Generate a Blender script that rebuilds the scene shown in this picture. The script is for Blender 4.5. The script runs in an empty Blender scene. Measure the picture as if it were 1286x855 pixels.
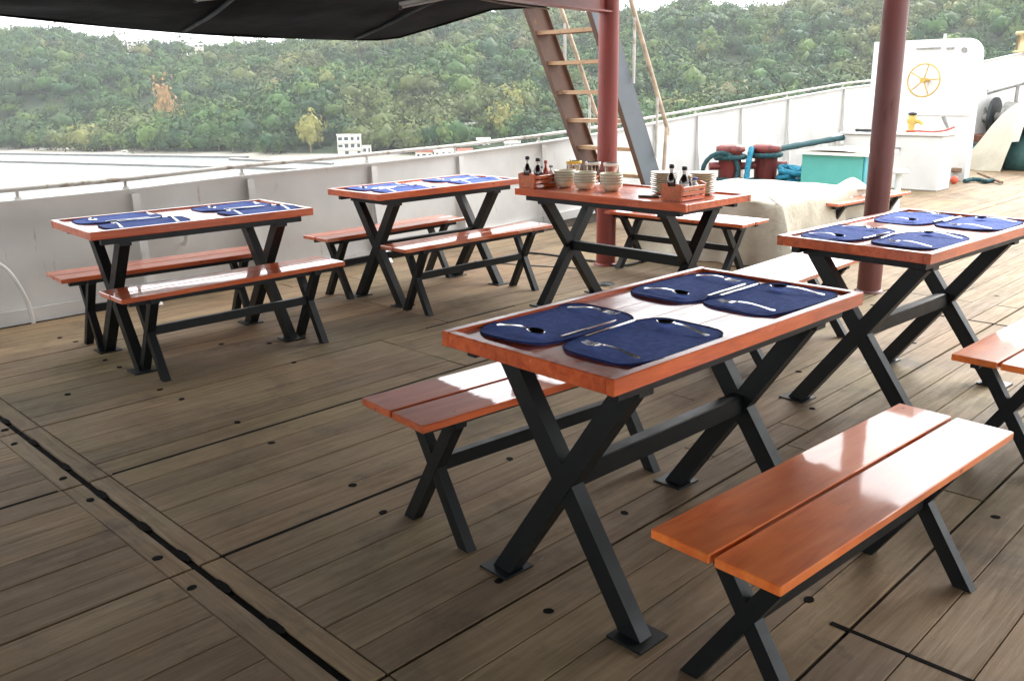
import bpy, math, random
import numpy as np
from mathutils import Vector, Matrix, noise
R = math.radians
random.seed(7)
SC = bpy.context.scene
COL = SC.collection

# ------------------------------------------------------------------ camera
cam_d = bpy.data.cameras.new('camera')
cam_d.sensor_fit = 'HORIZONTAL'; cam_d.sensor_width = 36.0
cam_d.lens = 36.0 * 1112.0 / 1286.0
cam_d.clip_start = 0.05; cam_d.clip_end = 6000
cam = bpy.data.objects.new('camera', cam_d); COL.objects.link(cam)
PITCH, ROLL = R(15.9), R(0.95)
cam.matrix_world = (Matrix.Translation((0, 0, 1.39)) @ Matrix.Rotation(math.pi/2 - PITCH, 4, 'X')
                    @ Matrix.Rotation(-ROLL, 4, 'Z'))
SC.camera = cam

# ------------------------------------------------------------------ sky and sun (bright overcast)
SUN_EL, SUN_AZ = R(36), R(42)          # azimuth clockwise from +Y
w = bpy.data.worlds.new('World'); SC.world = w; w.use_nodes = True
nt = w.node_tree; nt.nodes.clear()
wo = nt.nodes.new('ShaderNodeOutputWorld'); bg = nt.nodes.new('ShaderNodeBackground')
sky = nt.nodes.new('ShaderNodeTexSky'); sky.sky_type = 'NISHITA'; sky.sun_disc = False
sky.sun_elevation = SUN_EL; sky.sun_rotation = SUN_AZ; sky.dust_density = 4.0; sky.altitude = 10
hs = nt.nodes.new('ShaderNodeHueSaturation'); hs.inputs['Saturation'].default_value = 0.2
mx = nt.nodes.new('ShaderNodeMix'); mx.data_type = 'RGBA'
mx.inputs[0].default_value = 0.8; mx.inputs[7].default_value = (9.6, 9.8, 10.0, 1)   # the even cloud sheet
nt.links.new(sky.outputs[0], hs.inputs['Color']); nt.links.new(hs.outputs[0], mx.inputs[6])
nt.links.new(mx.outputs[2], bg.inputs['Color']); bg.inputs['Strength'].default_value = 0.12
nt.links.new(bg.outputs[0], wo.inputs[0])
sl = bpy.data.lights.new('sun', 'SUN'); sl.energy = 1.5; sl.angle = R(35); sl.color = (1, 0.96, 0.9)
so = bpy.data.objects.new('sun', sl); COL.objects.link(so)
sd = Vector((math.sin(SUN_AZ)*math.cos(SUN_EL), math.cos(SUN_AZ)*math.cos(SUN_EL), math.sin(SUN_EL)))
so.rotation_euler = sd.to_track_quat('Z', 'Y').to_euler()
SC.view_settings.view_transform = 'Standard'; SC.view_settings.look = 'None'
SC.view_settings.exposure = 1.7; SC.view_settings.gamma = 1.0
SC.cycles.max_bounces = 8; SC.cycles.volume_bounces = 0; SC.cycles.transparent_max_bounces = 12

# ------------------------------------------------------------------ helpers
def P(s, t, z=0.0):
    """ship coordinates: s along the deck towards the bow, t across to port"""
    return Vector(((s-t)*0.70710678, (s+t)*0.70710678, z))
SHIP = Matrix.Rotation(R(45), 4, 'Z')

class MB:
    def __init__(self): self.v = []; self.f = []; self.m = []; self.sm = []; self.X = Matrix.Identity(4)
    def add(self, vs, fs, mi=0, smooth=False):
        o = len(self.v); self.v += [tuple(self.X @ Vector(p)) for p in vs]
        self.f += [tuple(i+o for i in f) for f in fs]; self.m += [mi]*len(fs); self.sm += [smooth]*len(fs)
        return self
    def box(self, c, s, rot=None, mi=0, ch=0.0):
        cx, cy, cz = c; a, b, d = s[0]/2, s[1]/2, s[2]/2
        M = rot if rot is not None else Matrix.Identity(3)
        if ch <= 0:
            vs = [Vector((x*a, y*b, z*d)) for z in (-1, 1) for y in (-1, 1) for x in (-1, 1)]
            fs = [(0, 2, 3, 1), (4, 5, 7, 6), (0, 1, 5, 4), (2, 6, 7, 3), (0, 4, 6, 2), (1, 3, 7, 5)]
        else:
            ch = min(ch, a*.9, b*.9, d*.9); vs = []; fs = []; idx = {}
            for x in (-1, 1):
                for y in (-1, 1):
                    for z in (-1, 1):
                        for ax in range(3):
                            e = [a, b, d]; q = [e[0]-ch, e[1]-ch, e[2]-ch]; q[ax] = e[ax]
                            idx[(x, y, z, ax)] = len(vs); vs.append(Vector((x*q[0], y*q[1], z*q[2])))
            sg = (-1, 1)
            for s_ in sg:
                fs.append([idx[(s_, y, z, 0)] for y, z in ((-1, -1), (1, -1), (1, 1), (-1, 1))])
                fs.append([idx[(x, s_, z, 1)] for x, z in ((-1, -1), (1, -1), (1, 1), (-1, 1))])
                fs.append([idx[(x, y, s_, 2)] for x, y in ((-1, -1), (1, -1), (1, 1), (-1, 1))])
            for p in sg:
                for q in sg:
                    fs.append([idx[(p, q, -1, 0)], idx[(p, q, 1, 0)], idx[(p, q, 1, 1)], idx[(p, q, -1, 1)]])
                    fs.append([idx[(p, -1, q, 0)], idx[(p, 1, q, 0)], idx[(p, 1, q, 2)], idx[(p, -1, q, 2)]])
                    fs.append([idx[(-1, p, q, 1)], idx[(1, p, q, 1)], idx[(1, p, q, 2)], idx[(-1, p, q, 2)]])
            for x in sg:
                for y in sg:
                    for z in sg: fs.append([idx[(x, y, z, k)] for k in range(3)])
            out = []
            for f in fs:
                c0 = sum((vs[i] for i in f), Vector())/len(f)
                nn = (vs[f[1]]-vs[f[0]]).cross(vs[f[2]]-vs[f[1]])
                out.append(tuple(f) if nn.dot(c0) > 0 else tuple(reversed(f)))
            fs = out
        return self.add([M @ p + Vector(c) for p in vs], fs, mi)
    def bar(self, p0, p1, w, h, mi=0, up=(0, 0, 1), ch=0.0):
        p0, p1 = Vector(p0), Vector(p1); d = p1-p0; L = d.length; d.normalize()
        u = Vector(up); sx = d.cross(u)
        if sx.length < 1e-4: sx = d.cross(Vector((1, 0, 0)))
        sx.normalize(); u = sx.cross(d)
        return self.box((p0+p1)/2, (L, w, h), Matrix((d, -sx, u)).transposed(), mi, ch)
    def tube(self, pts, r, n=12, mi=0, cap=True, smooth=True):
        pts = [Vector(p) for p in pts]; rs = r if isinstance(r, (list, tuple)) else [r]*len(pts)
        rings = []; ref = None
        for i, p in enumerate(pts):
            t = (pts[min(i+1, len(pts)-1)]-pts[max(i-1, 0)]).normalized()
            if ref is None:
                ref = t.cross(Vector((0, 0, 1)))
                if ref.length < 1e-3: ref = Vector((1, 0, 0))
            ref = (ref - t*ref.dot(t)).normalized(); b = t.cross(ref)
            rings.append([p + (ref*math.cos(2*math.pi*k/n) + b*math.sin(2*math.pi*k/n))*rs[i] for k in range(n)])
        vs = [q for rg in rings for q in rg]; fs = []
        for i in range(len(pts)-1):
            for k in range(n):
                fs.append((i*n+k, i*n+(k+1) % n, (i+1)*n+(k+1) % n, (i+1)*n+k))
        self.add(vs, fs, mi, smooth)
        if cap:
            self.add(rings[0], [tuple(reversed(range(n)))], mi); self.add(rings[-1], [tuple(range(n))], mi)
        return self
    def lathe(self, prof, n=20, mi=0, c=(0, 0, 0), smooth=True):
        vs = []; fs = []; c = Vector(c)
        for r, z in prof:
            for k in range(n): vs.append(c+Vector((r*math.cos(2*math.pi*k/n), r*math.sin(2*math.pi*k/n), z)))
        for i in range(len(prof)-1):
            for k in range(n): fs.append((i*n+k, i*n+(k+1) % n, (i+1)*n+(k+1) % n, (i+1)*n+k))
        return self.add(vs, fs, mi, smooth)
    def grid(self, fn, nu, nv, mi=0, smooth=True, flip=False):
        vs = [fn(i/nu, j/nv) for j in range(nv+1) for i in range(nu+1)]; fs = []
        for j in range(nv):
            for i in range(nu):
                a = j*(nu+1)+i; q = (a, a+1, a+nu+2, a+nu+1); fs.append(tuple(reversed(q)) if flip else q)
        return self.add(vs, fs, mi, smooth)
    def prism(self, poly, z0, z1, mi=0):
        n = len(poly); vs = [(x, y, z0) for x, y in poly]+[(x, y, z1) for x, y in poly]
        fs = [tuple(reversed(range(n))), tuple(range(n, 2*n))]+[(i, (i+1) % n, n+(i+1) % n, n+i) for i in range(n)]
        return self.add(vs, fs, mi)
    def mesh(self, name, *mats):
        me = bpy.data.meshes.new(name); me.from_pydata(self.v, [], self.f)
        for m in mats: me.materials.append(m)
        me.polygons.foreach_set('material_index', self.m); me.polygons.foreach_set('use_smooth', self.sm)
        me.update(); return me

def ob(name, me, parent=None, loc=(0, 0, 0), rz=0.0, mat=None):
    o = bpy.data.objects.new(name, me); COL.objects.link(o)
    if parent is not None: o.parent = parent
    o.location = loc; o.rotation_euler = (0, 0, rz)
    if mat is not None: o.matrix_local = mat
    return o
def tag(o, label=None, cat=None, group=None, kind=None):
    if label: o['label'] = label
    if cat: o['category'] = cat
    if group: o['group'] = group
    if kind: o['kind'] = kind
    return o
def thing(name, label, cat, loc=(0, 0, 0), rz=0.0, group=None):
    return tag(ob(name, None, None, loc, rz), label, cat, group)
def copy_tree(o, parent=None):
    c = o.copy(); COL.objects.link(c)
    if parent is not None: c.parent = parent
    for ch in list(o.children): copy_tree(ch, c)
    return c

# ------------------------------------------------------------------ materials
def newmat(name):
    m = bpy.data.materials.new(name); m.use_nodes = True
    return m, m.node_tree.nodes, m.node_tree.links, m.node_tree.nodes['Principled BSDF']
def coords(N, L, scale=(1, 1, 1), kind='Object', rnd=True):
    tc = N.new('ShaderNodeTexCoord'); mp = N.new('ShaderNodeMapping'); mp.inputs['Scale'].default_value = scale
    L.new(tc.outputs[kind], mp.inputs[0])
    if rnd:
        oi = N.new('ShaderNodeObjectInfo'); mu = N.new('ShaderNodeMath'); mu.operation = 'MULTIPLY'
        mu.inputs[1].default_value = 37.0; L.new(oi.outputs['Random'], mu.inputs[0])
        cb = N.new('ShaderNodeCombineXYZ')
        for k in range(3): L.new(mu.outputs[0], cb.inputs[k])
        L.new(cb.outputs[0], mp.inputs['Location'])
    return mp.outputs[0]
def nz(N, L, vec, sc, det=4, rough=0.55, dist=0.0):
    n = N.new('ShaderNodeTexNoise'); n.inputs['Scale'].default_value = sc; n.inputs['Detail'].default_value = det
    n.inputs['Roughness'].default_value = rough; n.inputs['Distortion'].default_value = dist
    L.new(vec, n.inputs['Vector']); return n.outputs['Fac']
def ramp(N, L, fac, stops):
    r = N.new('ShaderNodeValToRGB'); L.new(fac, r.inputs[0]); e = r.color_ramp.elements
    while len(e) < len(stops): e.new(0.5)
    for i, (p, c) in enumerate(stops): e[i].position = p; e[i].color = (*c, 1) if len(c) == 3 else c
    return r.outputs[0]
def mixc(N, L, f, a, b, mode='MIX'):
    m = N.new('ShaderNodeMix'); m.data_type = 'RGBA'; m.blend_type = mode
    for k, x in ((0, f), (6, a), (7, b)):
        if hasattr(x, 'links'): L.new(x, m.inputs[k])
        else: m.inputs[k].default_value = x if k == 0 else (*x, 1)
    return m.outputs[2]
def bump(N, L, B, h, st, dist=0.01, chain=None):
    b = N.new('ShaderNodeBump'); b.inputs['Strength'].default_value = st; b.inputs['Distance'].default_value = dist
    L.new(h, b.inputs['Height'])
    if chain is not None: L.new(chain, b.inputs['Normal'])
    L.new(b.outputs[0], B.inputs['Normal']); return b.outputs[0]
def maprange(N, L, v, a, b, c, d):
    m = N.new('ShaderNodeMapRange'); m.inputs[1].default_value = a; m.inputs[2].default_value = b
    m.inputs[3].default_value = c; m.inputs[4].default_value = d; L.new(v, m.inputs[0]); return m.outputs[0]

def varnished(name, c0, c1, c2, coat_r, rough=0.35, coat=1.0, cior=1.75):
    m, N, L, B = newmat(name)
    v = coords(N, L, (1.2, 9, 9)); g = nz(N, L, v, 4.0, 6, .6, .6)
    v2 = coords(N, L, (1, 2.2, 2.2)); big = nz(N, L, v2, 2.3, 3)
    col = ramp(N, L, g, [(0.25, c0), (0.5, c1), (0.75, c2)])
    dk = ramp(N, L, big, [(0.35, (.72, .66, .6)), (0.6, (1.06, 1.04, 1.0))])
    col = mixc(N, L, 1.0, col, dk, 'MULTIPLY')
    # knots
    vo = N.new('ShaderNodeTexVoronoi'); vo.inputs['Scale'].default_value = 5.5
    L.new(coords(N, L, (1, 2.0, 2.0)), vo.inputs['Vector'])
    wp = nz(N, L, coords(N, L, (14, 30, 30)), 3, 3)
    ad = N.new('ShaderNodeMath'); ad.operation = 'MULTIPLY_ADD'; ad.inputs[1].default_value = 0.07
    L.new(wp, ad.inputs[0]); L.new(vo.outputs['Distance'], ad.inputs[2])
    k = maprange(N, L, ad.outputs[0], 0.075, 0.115, 0.7, 0.0)
    col = mixc(N, L, k, col, (c0[0]*.25, c0[1]*.22, c0[2]*.3))
    L.new(col, B.inputs['Base Color']); B.inputs['Roughness'].default_value = rough
    B.inputs['Coat Weight'].default_value = coat; B.inputs['Coat IOR'].default_value = cior; B.inputs['Specular IOR Level'].default_value = .3
    un = nz(N, L, coords(N, L, (3, 9, 9)), 2.0, 3)
    L.new(maprange(N, L, un, .3, .75, coat_r*.6, coat_r*1.8), B.inputs['Coat Roughness'])
    b = N.new('ShaderNodeBump'); b.inputs['Strength'].default_value = .07; b.inputs['Distance'].default_value = .002
    L.new(un, b.inputs['Height']); L.new(b.outputs[0], B.inputs['Coat Normal'])
    bump(N, L, B, g, .25, .002)
    return m
M = {}
M['table_wood'] = varnished('red varnished wood', (.46, .058, .014), (.66, .115, .026), (.76, .165, .045), .16, cior=1.55)
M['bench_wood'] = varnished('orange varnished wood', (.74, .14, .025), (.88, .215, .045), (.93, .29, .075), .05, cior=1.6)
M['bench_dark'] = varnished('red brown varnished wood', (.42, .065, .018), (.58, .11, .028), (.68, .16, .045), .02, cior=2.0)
M['crate_wood'] = varnished('orange crate wood', (.34, .08, .025), (.5, .13, .04), (.58, .18, .06), .3, .5, .3)

def plain(name, col, rough=.5, metal=0.0, var=.15, sc=8.0, bmp=.1, bd=.003, coat=0.0, spec=.5, detail=5):
    m, N, L, B = newmat(name)
    v = coords(N, L); f = nz(N, L, v, sc, detail)
    lo = tuple(c*(1-var) for c in col); hi = tuple(min(1, c*(1+var)) for c in col)
    L.new(ramp(N, L, f, [(.3, lo), (.7, hi)]), B.inputs['Base Color'])
    L.new(maprange(N, L, f, .3, .7, rough*1.12, rough*.88), B.inputs['Roughness'])
    B.inputs['Metallic'].default_value = metal; B.inputs['Coat Weight'].default_value = coat
    B.inputs['Specular IOR Level'].default_value = spec
    if bmp: bump(N, L, B, nz(N, L, v, sc*6, 3), bmp, bd)
    return m
M['black_steel'] = plain('black painted steel', (.0022, .004, .0048), .45, 0, .3, 14, .15, .001, spec=.38)
M['steel'] = plain('polished cutlery steel', (.72, .72, .70), .16, 1.0, .05, 20, 0)
M['mat_blue'] = plain('navy woven cloth', (.12, .19, .56), .85, 0, .18, 60, .5, .001, spec=.15)
M['mat_trim'] = plain('dark navy stitched hem', (.012, .022, .10), .8, 0, .2, 60, .3, .001, spec=.15)
M['cream'] = plain('cream glazed stoneware', (.62, .58, .42), .28, 0, .08, 25, .05, .001, coat=.4)
M['cream_band'] = plain('green grey glaze band', (.36, .40, .31), .3, 0, .15, 25, 0, coat=.4)
M['black_cap'] = plain('black plastic', (.015, .015, .016), .4, 0, .1, 20, 0)
M['soy'] = plain('dark soy sauce', (.02, .008, .004), .15, 0, .2, 20, 0, coat=.8)
M['red_sauce'] = plain('red sauce bottle', (.45, .03, .015), .3, 0, .1, 20, 0, coat=.5)
M['yellow_label'] = plain('yellow paper label', (.75, .5, .08), .6, 0, .15, 40, 0)
M['white_label'] = plain('white paper label', (.75, .73, .68), .6, 0, .1, 40, 0)
M['blue_cap'] = plain('blue plastic lid', (.03, .05, .35), .4, 0, .1, 20, 0)
M['canvas'] = plain('cream canvas', (.50, .46, .37), .9, 0, .16, 2.2, .6, .02, spec=.2)
M['canvas_white'] = plain('white canvas', (.80, .77, .68), .85, 0, .08, 3, .4, .006, spec=.2)
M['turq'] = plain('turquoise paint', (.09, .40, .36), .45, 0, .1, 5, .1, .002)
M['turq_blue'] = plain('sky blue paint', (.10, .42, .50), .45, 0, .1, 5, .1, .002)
M['rope_blue'] = plain('teal blue rope', (.025, .20, .30), .8, 0, .45, 45, .9, .01, spec=.2)
M['rope_dark'] = plain('dark green rope', (.03, .085, .095), .8, 0, .4, 45, .9, .01, spec=.2)
M['yellow'] = plain('yellow paint', (.50, .33, .07), .5, 0, .3, 12, .1, .002)
M['hose_red'] = plain('red hose', (.36, .06, .045), .5, 0, .2, 12, 0)
M['dark_rubber'] = plain('dark rubber', (.02, .025, .026), .6, 0, .3, 12, .2, .002)
M['grey_metal'] = plain('weathered grey metal', (.24, .235, .22), .55, .2, .3, 12, .3, .003)
M['navy_cloth'] = plain('navy cloth', (.03, .035, .08), .8, 0, .2, 8, .3, .004, spec=.2)
M['green_cloth'] = plain('dark green tarpaulin', (.02, .07, .065), .7, 0, .3, 8, .3, .004)
M['canopy'] = plain('black awning cloth', (.003, .003, .0035), .9, 0, .25, 2.5, .3, .01, spec=.2)
M['tube_white'] = plain('grey white lamp casing', (.42, .42, .40), .5, 0, .1, 10, 0)
M['gap'] = plain('pitch black caulk and hole shade', (.004, .0035, .003), .95, 0, .3, 20, .3, .003, spec=.1)
M['caulk'] = plain('dusty brown caulk', (.035, .027, .02), .95, 0, .4, 14, .3, .003, spec=.1)
M['brown_wood'] = plain('brown unpainted wood', (.20, .13, .08), .75, 0, .3, 12, .3, .003)
M['brass'] = plain('yellowed brass drum', (.55, .42, .22), .4, .3, .2, 12, 0)
M['rust_brown'] = plain('rusty brown iron', (.16, .07, .045), .8, 0, .45, 16, .6, .006, spec=.2)
M['orange_float'] = plain('orange red float', (.6, .10, .05), .5, 0, .15, 8, 0)
M['handrail_iron'] = plain('tan weathered pipe', (.42, .34, .26), .55, .2, .4, 9, .3, .003)

def rusty(name, col, rust, amt, rough=.45, sc=5.0, streak=(3, 3, .6)):
    m, N, L, B = newmat(name)
    v = coords(N, L, streak, rnd=True); f = nz(N, L, v, sc, 8, .65)
    f2 = nz(N, L, coords(N, L, (1, 1, 1)), 2.2, 4)
    ba = ramp(N, L, f2, [(.3, tuple(c*.86 for c in col)), (.7, tuple(min(1, c*1.06) for c in col))])
    k = maprange(N, L, f, amt, amt+.12, 0, .9)
    L.new(mixc(N, L, k, ba, rust), B.inputs['Base Color'])
    L.new(maprange(N, L, k, 0, 1, rough, .85), B.inputs['Roughness'])
    b1 = N.new('ShaderNodeBump'); b1.inputs['Strength'].default_value = .35; b1.inputs['Distance'].default_value = .03
    L.new(nz(N, L, coords(N, L), 2.4, 2), b1.inputs['Height'])
    bump(N, L, B, nz(N, L, coords(N, L), 30, 4), .2, .002, b1.outputs[0])
    return m
M['white_paint'] = rusty('white marine paint', (.70, .695, .67), (.36, .26, .17), .635)
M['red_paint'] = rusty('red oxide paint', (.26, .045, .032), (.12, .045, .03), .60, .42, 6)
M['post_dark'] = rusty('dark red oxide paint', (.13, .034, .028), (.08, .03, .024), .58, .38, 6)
M['bitt_red'] = rusty('dark red bollard paint', (.20, .035, .03), (.07, .03, .025), .5, .5, 7)
M['rail_grey'] = rusty('worn rail paint', (.50, .48, .44), (.24, .19, .14), .52, .5, 4, (2, 2, 2))
M['ladder_brown'] = rusty('rusty brown ladder steel', (.13, .075, .055), (.30, .15, .075), .58, .6, 5, (2, 2, 2))
M['tread_tan'] = rusty('tan worn tread steel', (.40, .25, .14), (.14, .08, .05), .56, .6, 6, (2, 2, 2))
M['ladder_grey'] = rusty('grey ladder steel', (.12, .14, .16), (.12, .08, .05), .64, .5, 5, (2, 2, 2))

def glassmat():
    m, N, L, B = newmat('clear glass'); B.inputs['Base Color'].default_value = (.93, .97, .95, 1)
    B.inputs['Transmission Weight'].default_value = 1; B.inputs['Roughness'].default_value = .03; B.inputs['IOR'].default_value = 1.3
    return m
M['glass'] = glassmat()

def deckmat():
    m, N, L, B = newmat('weathered deck wood')
    v = coords(N, L, (.55, 9, 9)); g = nz(N, L, v, 5.0, 8, .68, .8)
    v3 = coords(N, L, (2.0, 60, 60)); fine = nz(N, L, v3, 4, 5, .7)
    col = ramp(N, L, g, [(.2, (.125, .094, .066)), (.48, (.205, .160, .115)), (.8, (.290, .235, .175))])
    oi = N.new('ShaderNodeObjectInfo')
    tone = ramp(N, L, oi.outputs['Random'], [(0, (.78, .76, .76)), (.35, (.95, .93, .9)), (.7, (1.02, 1.02, 1.0)), (1, (1.14, 1.12, 1.06))])
    col = mixc(N, L, 1.0, col, tone, 'MULTIPLY')
    tc = N.new('ShaderNodeTexCoord'); geo = N.new('ShaderNodeNewGeometry')
    big = nz(N, L, geo.outputs['Position'], 1.5, 8, .68, .4)
    col = mixc(N, L, 1.0, col, ramp(N, L, big, [(.32, (.60, .58, .55)), (.48, (.95, .93, .91)), (.68, (1.2, 1.18, 1.15))]), 'MULTIPLY')
    # stains with a shape of their own
    st = nz(N, L, geo.outputs['Position'], 3.2, 6, .7)
    k = maprange(N, L, st, .58, .70, 0, .55)
    col = mixc(N, L, k, col, (.055, .045, .036))
    for (cx, cy, r) in ((2.02, 4.34, .16), (3.3, 5.4, .10)):
        vm = N.new('ShaderNodeVectorMath'); vm.operation = 'DISTANCE'; vm.inputs[1].default_value = (cx, cy, 0)
        L.new(geo.outputs['Position'], vm.inputs[0])
        ad = N.new('ShaderNodeMath'); ad.operation = 'MULTIPLY_ADD'; ad.inputs[1].default_value = .35
        nn = nz(N, L, geo.outputs['Position'], 9, 5, .75); L.new(nn, ad.inputs[0]); L.new(vm.outputs['Value'], ad.inputs[2])
        kk = maprange(N, L, ad.outputs[0], r+.06, r+.14, .6, 0)
        col = mixc(N, L, kk, col, (.05, .045, .04))
    # damp and worn patches, greenish and reddish drifts
    hu = nz(N, L, geo.outputs['Position'], .8, 3, .6, .5)
    col = mixc(N, L, 1.0, col, ramp(N, L, hu, [(.3, (1.06, .98, .93)), (.5, (1, 1, 1)), (.68, (.93, 1.0, .90))]), 'MULTIPLY')
    sc_n = nz(N, L, coords(N, L, (2.2, 14, 1), rnd=True), 2.6, 8, .75, 1.2)
    col = mixc(N, L, maprange(N, L, sc_n, .60, .72, 0, .38), col, (.40, .33, .25))
    col = mixc(N, L, maprange(N, L, sc_n, .40, .28, 0, .40), col, (.06, .045, .033))
    # pale specks
    vo = N.new('ShaderNodeTexVoronoi'); vo.inputs['Scale'].default_value = 7; L.new(geo.outputs['Position'], vo.inputs['Vector'])
    sp = maprange(N, L, vo.outputs['Distance'], .012, .03, .6, 0)
    pick = maprange(N, L, big, .55, .6, 0, 1)
    mm = N.new('ShaderNodeMath'); mm.operation = 'MULTIPLY'; L.new(sp, mm.inputs[0]); L.new(pick, mm.inputs[1])
    col = mixc(N, L, mm.outputs[0], col, (.5, .48, .44))
    hsn = N.new('ShaderNodeHueSaturation'); hsn.inputs['Saturation'].default_value = 1.25
    L.new(col, hsn.inputs['Color']); L.new(hsn.outputs[0], B.inputs['Base Color'])
    L.new(maprange(N, L, g, .3, .7, .78, .6), B.inputs['Roughness']); B.inputs['Specular IOR Level'].default_value = .3
    b1 = N.new('ShaderNodeBump'); b1.inputs['Strength'].default_value = .5; b1.inputs['Distance'].default_value = .003
    L.new(fine, b1.inputs['Height']); bump(N, L, B, g, .55, .004, b1.outputs[0])
    return m
M['deck'] = deckmat()

# ------------------------------------------------------------------ deck of planks
deck = tag(ob('deck', None), 'weathered grey brown planked ship deck', kind='structure')
base = MB(); base.X = SHIP; base.box((9, 1.2, -.024), (30, 14, .03)); 
b_ = ob('deck_plating', base.mesh('deck_plating', M['caulk']), deck)
rng = random.Random(3)
bands = [6.02, 5.2, 4.03, 3.28, 2.4, 1.56, .82, -.1, -1.0, -2.0, -3.1]
cuts = [  # interior cross joints per band (s values)
    [-1.2, 1.02, 3.9, 7.1, 10.3, 13.6, 17, 20.5], [-1.6, 1.02, 3.48, 6.6, 9.8, 13.1, 16.4, 20.2],
    [-1.0, 1.02, 2.95, 4.9, 8.2, 11.3, 14.9, 18.6], [-1.3, 1.02, 4.06, 6.9, 9.9, 13.3, 17.2, 20.9],
    [-1.1, 1.02, 3.3, 6.1, 9.2, 12.6, 16.2, 19.8], [-1.4, 1.02, 3.1, 5.6, 8.8, 12.1, 15.6, 19.4],
    [-1.2, .2, 2.06, 5.6, 8.0, 11.4, 15.2, 19], [-1, .4, 2.06, 2.75, 5.2, 8.4, 12.2, 16.2, 20], [-1, 1.5, 4.4, 7.9, 12, 16, 20],
    [-1, 1.5, 4.4, 7.9, 12, 16, 20]]
S0, S1_ = -2.2, 23.5
far = MB(); far.X = SHIP
npl = 0
pl_cache = {}
near = []
for bi in range(len(bands)-1):
    t1, t0 = bands[bi], bands[bi+1]
    n = max(1, round((t1-t0)/.15)); wd = (t1-t0)/n
    for k in range(n):
        a, b = t0+k*wd, t0+(k+1)*wd
        cl = [S0]+[c for c in cuts[bi]]+[S1_]
        if k % 2 and bi not in (1, 2, 3): cl = [S0]+[c+(0 if abs(c-1.02) < .01 or c in (2.06, 2.75, 5.6, 3.48) else rng.choice([-.5, .45])) for c in cuts[bi]]+[S1_]
        for i in range(len(cl)-1):
            x0, x1 = cl[i], cl[i+1]
            g0 = .003; e0 = .0014
            lo = a + (.0055 if k == 0 else e0); hi = b - (.0055 if k == n-1 else e0)
            xa, xb = x0+g0, x1-g0
            if abs(x0-1.02) < .01 and bi <= 5: xa = 1.02+.088
            if abs(x1-1.02) < .01 and bi <= 5: xb = 1.02-.088
            near.append((xa, xb, lo, hi))
# transverse margin boards either side of the wide seam
for (s0, s1) in ((1.02-.086, 1.02-.012), (1.02+.012, 1.02+.084)):
    tt = 6.02
    for tb in (5.2, 4.03, 3.28, 2.4, 1.56, .82):
        near.append((s0, s1, tb+.006, tt-.006)); tt = tb
def dist(p):
    c = P((p[0]+p[1])/2, (p[2]+p[3])/2); vis = 0 if (p[3] > .3 and p[1] > -.2) else 30
    return c.length + vis
near.sort(key=dist)
for i, (x0, x1, y0, y1) in enumerate(near):
    dz = rng.uniform(-.0016, .0012); th = .028
    if i < 292:
        mb = MB(); mb.box((0, 0, 0), (x1-x0, y1-y0, th), ch=.0018)
        o = ob('plank', mb.mesh('plank', M['deck']), deck)
        o.matrix_local = SHIP @ Matrix.Translation(((x0+x1)/2, (y0+y1)/2, -th/2+dz))
        if x1-x0 < .1:      # transverse board: its grain runs across
            mb = MB(); mb.box((0, 0, 0), (y1-y0, x1-x0, th), ch=.003)
            bpy.data.meshes.remove(o.data) if False else None
            o.data = mb.mesh('plank', M['deck'])
            o.matrix_local = SHIP @ Matrix.Translation(((x0+x1)/2, (y0+y1)/2, -th/2+dz)) @ Matrix.Rotation(math.pi/2, 4, 'Z')
    else:
        far.box(((x0+x1)/2, (y0+y1)/2, -th/2+dz), (x1-x0, y1-y0, th))
fo = ob('distant_planking', far.mesh('distant_planking', M['deck']), deck); fo['kind'] = 'stuff'
# black discs paint the shade inside seam bolt recesses and plank bolt holes
rec = MB()
def blob_disc(rx, ry, h, seed, n=22):
    mb = MB(); rr = random.Random(seed)
    pts = [(rx*(1+rr.uniform(-.07, .07))*math.cos(2*math.pi*k/n), ry*(1+rr.uniform(-.07, .07))*math.sin(2*math.pi*k/n)) for k in range(n)]
    mb.prism(pts, -.004, h); return mb
rmesh = [blob_disc(.015, .05, .0012, k).mesh('recess_shade', M['gap']) for k in range(3)]
for k, t in enumerate((4.22, 3.86, 3.5, 3.14, 2.78, 2.5, 2.24, 1.95)):
    o = ob('recess_shade', rmesh[k % 3], deck); o.matrix_local = SHIP @ Matrix.Translation((1.02, t, 0))
pmesh = [blob_disc(.016, .013, .0014, 10+k, 18).mesh('bolt_hole_shade', M['gap']) for k in range(4)]
hole_spots = [[.985, 4.105], [.96, 3.9], [1.348, 4.395], [1.731, 5.353], [1.7, 4.841], [1.7, 4.649], [1.685, 4.126], [1.693, 3.912], [1.721, 3.434],
 [1.698, 3.11], [.975, 3.386], [.975, 3.119], [.961, 2.54], [.954, 2.295], [1.699, 5.519], [1.688, 2.527], [1.632, 2.271],
 [2.248, 2.272], [1.581, 1.456], [1.597, 1.667], [2.189, 1.664], [4.002, 1.972], [4.886, 1.746], [7.111, 2.182], [6.371, 1.778], [2.125, .965],
 [3.552, 1.673], [2.48, 4.458], [2.285, 4.652], [2.373, 4.024], [3.386, 3.716], [4.056, 2.633], [3.1, 5.3], [5.2, 5.1], [5.2, 3.2], [8.4, 1.9], [9.6, 2.4], [3.0, .75], [2.9, .42]]
for k, (s, t) in enumerate(hole_spots):
    o = ob('bolt_hole_shade', pmesh[k % 4], deck); o.matrix_local = SHIP @ Matrix.Translation((s, t, 0)) @ Matrix.Rotation(k, 4, 'Z')
drain = MB().lathe([(.0, .006), (.035, .006), (.036, .002), (.052, .002), (.055, .006), (.068, .006), (.072, -.01)], 24)
tag(ob('deck_drain', drain.mesh('deck_drain', M['dark_rubber']), None, (.694, 6.336, 0)), 'round dark drain cover let into the deck near the red post', 'drain cover')
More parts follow.
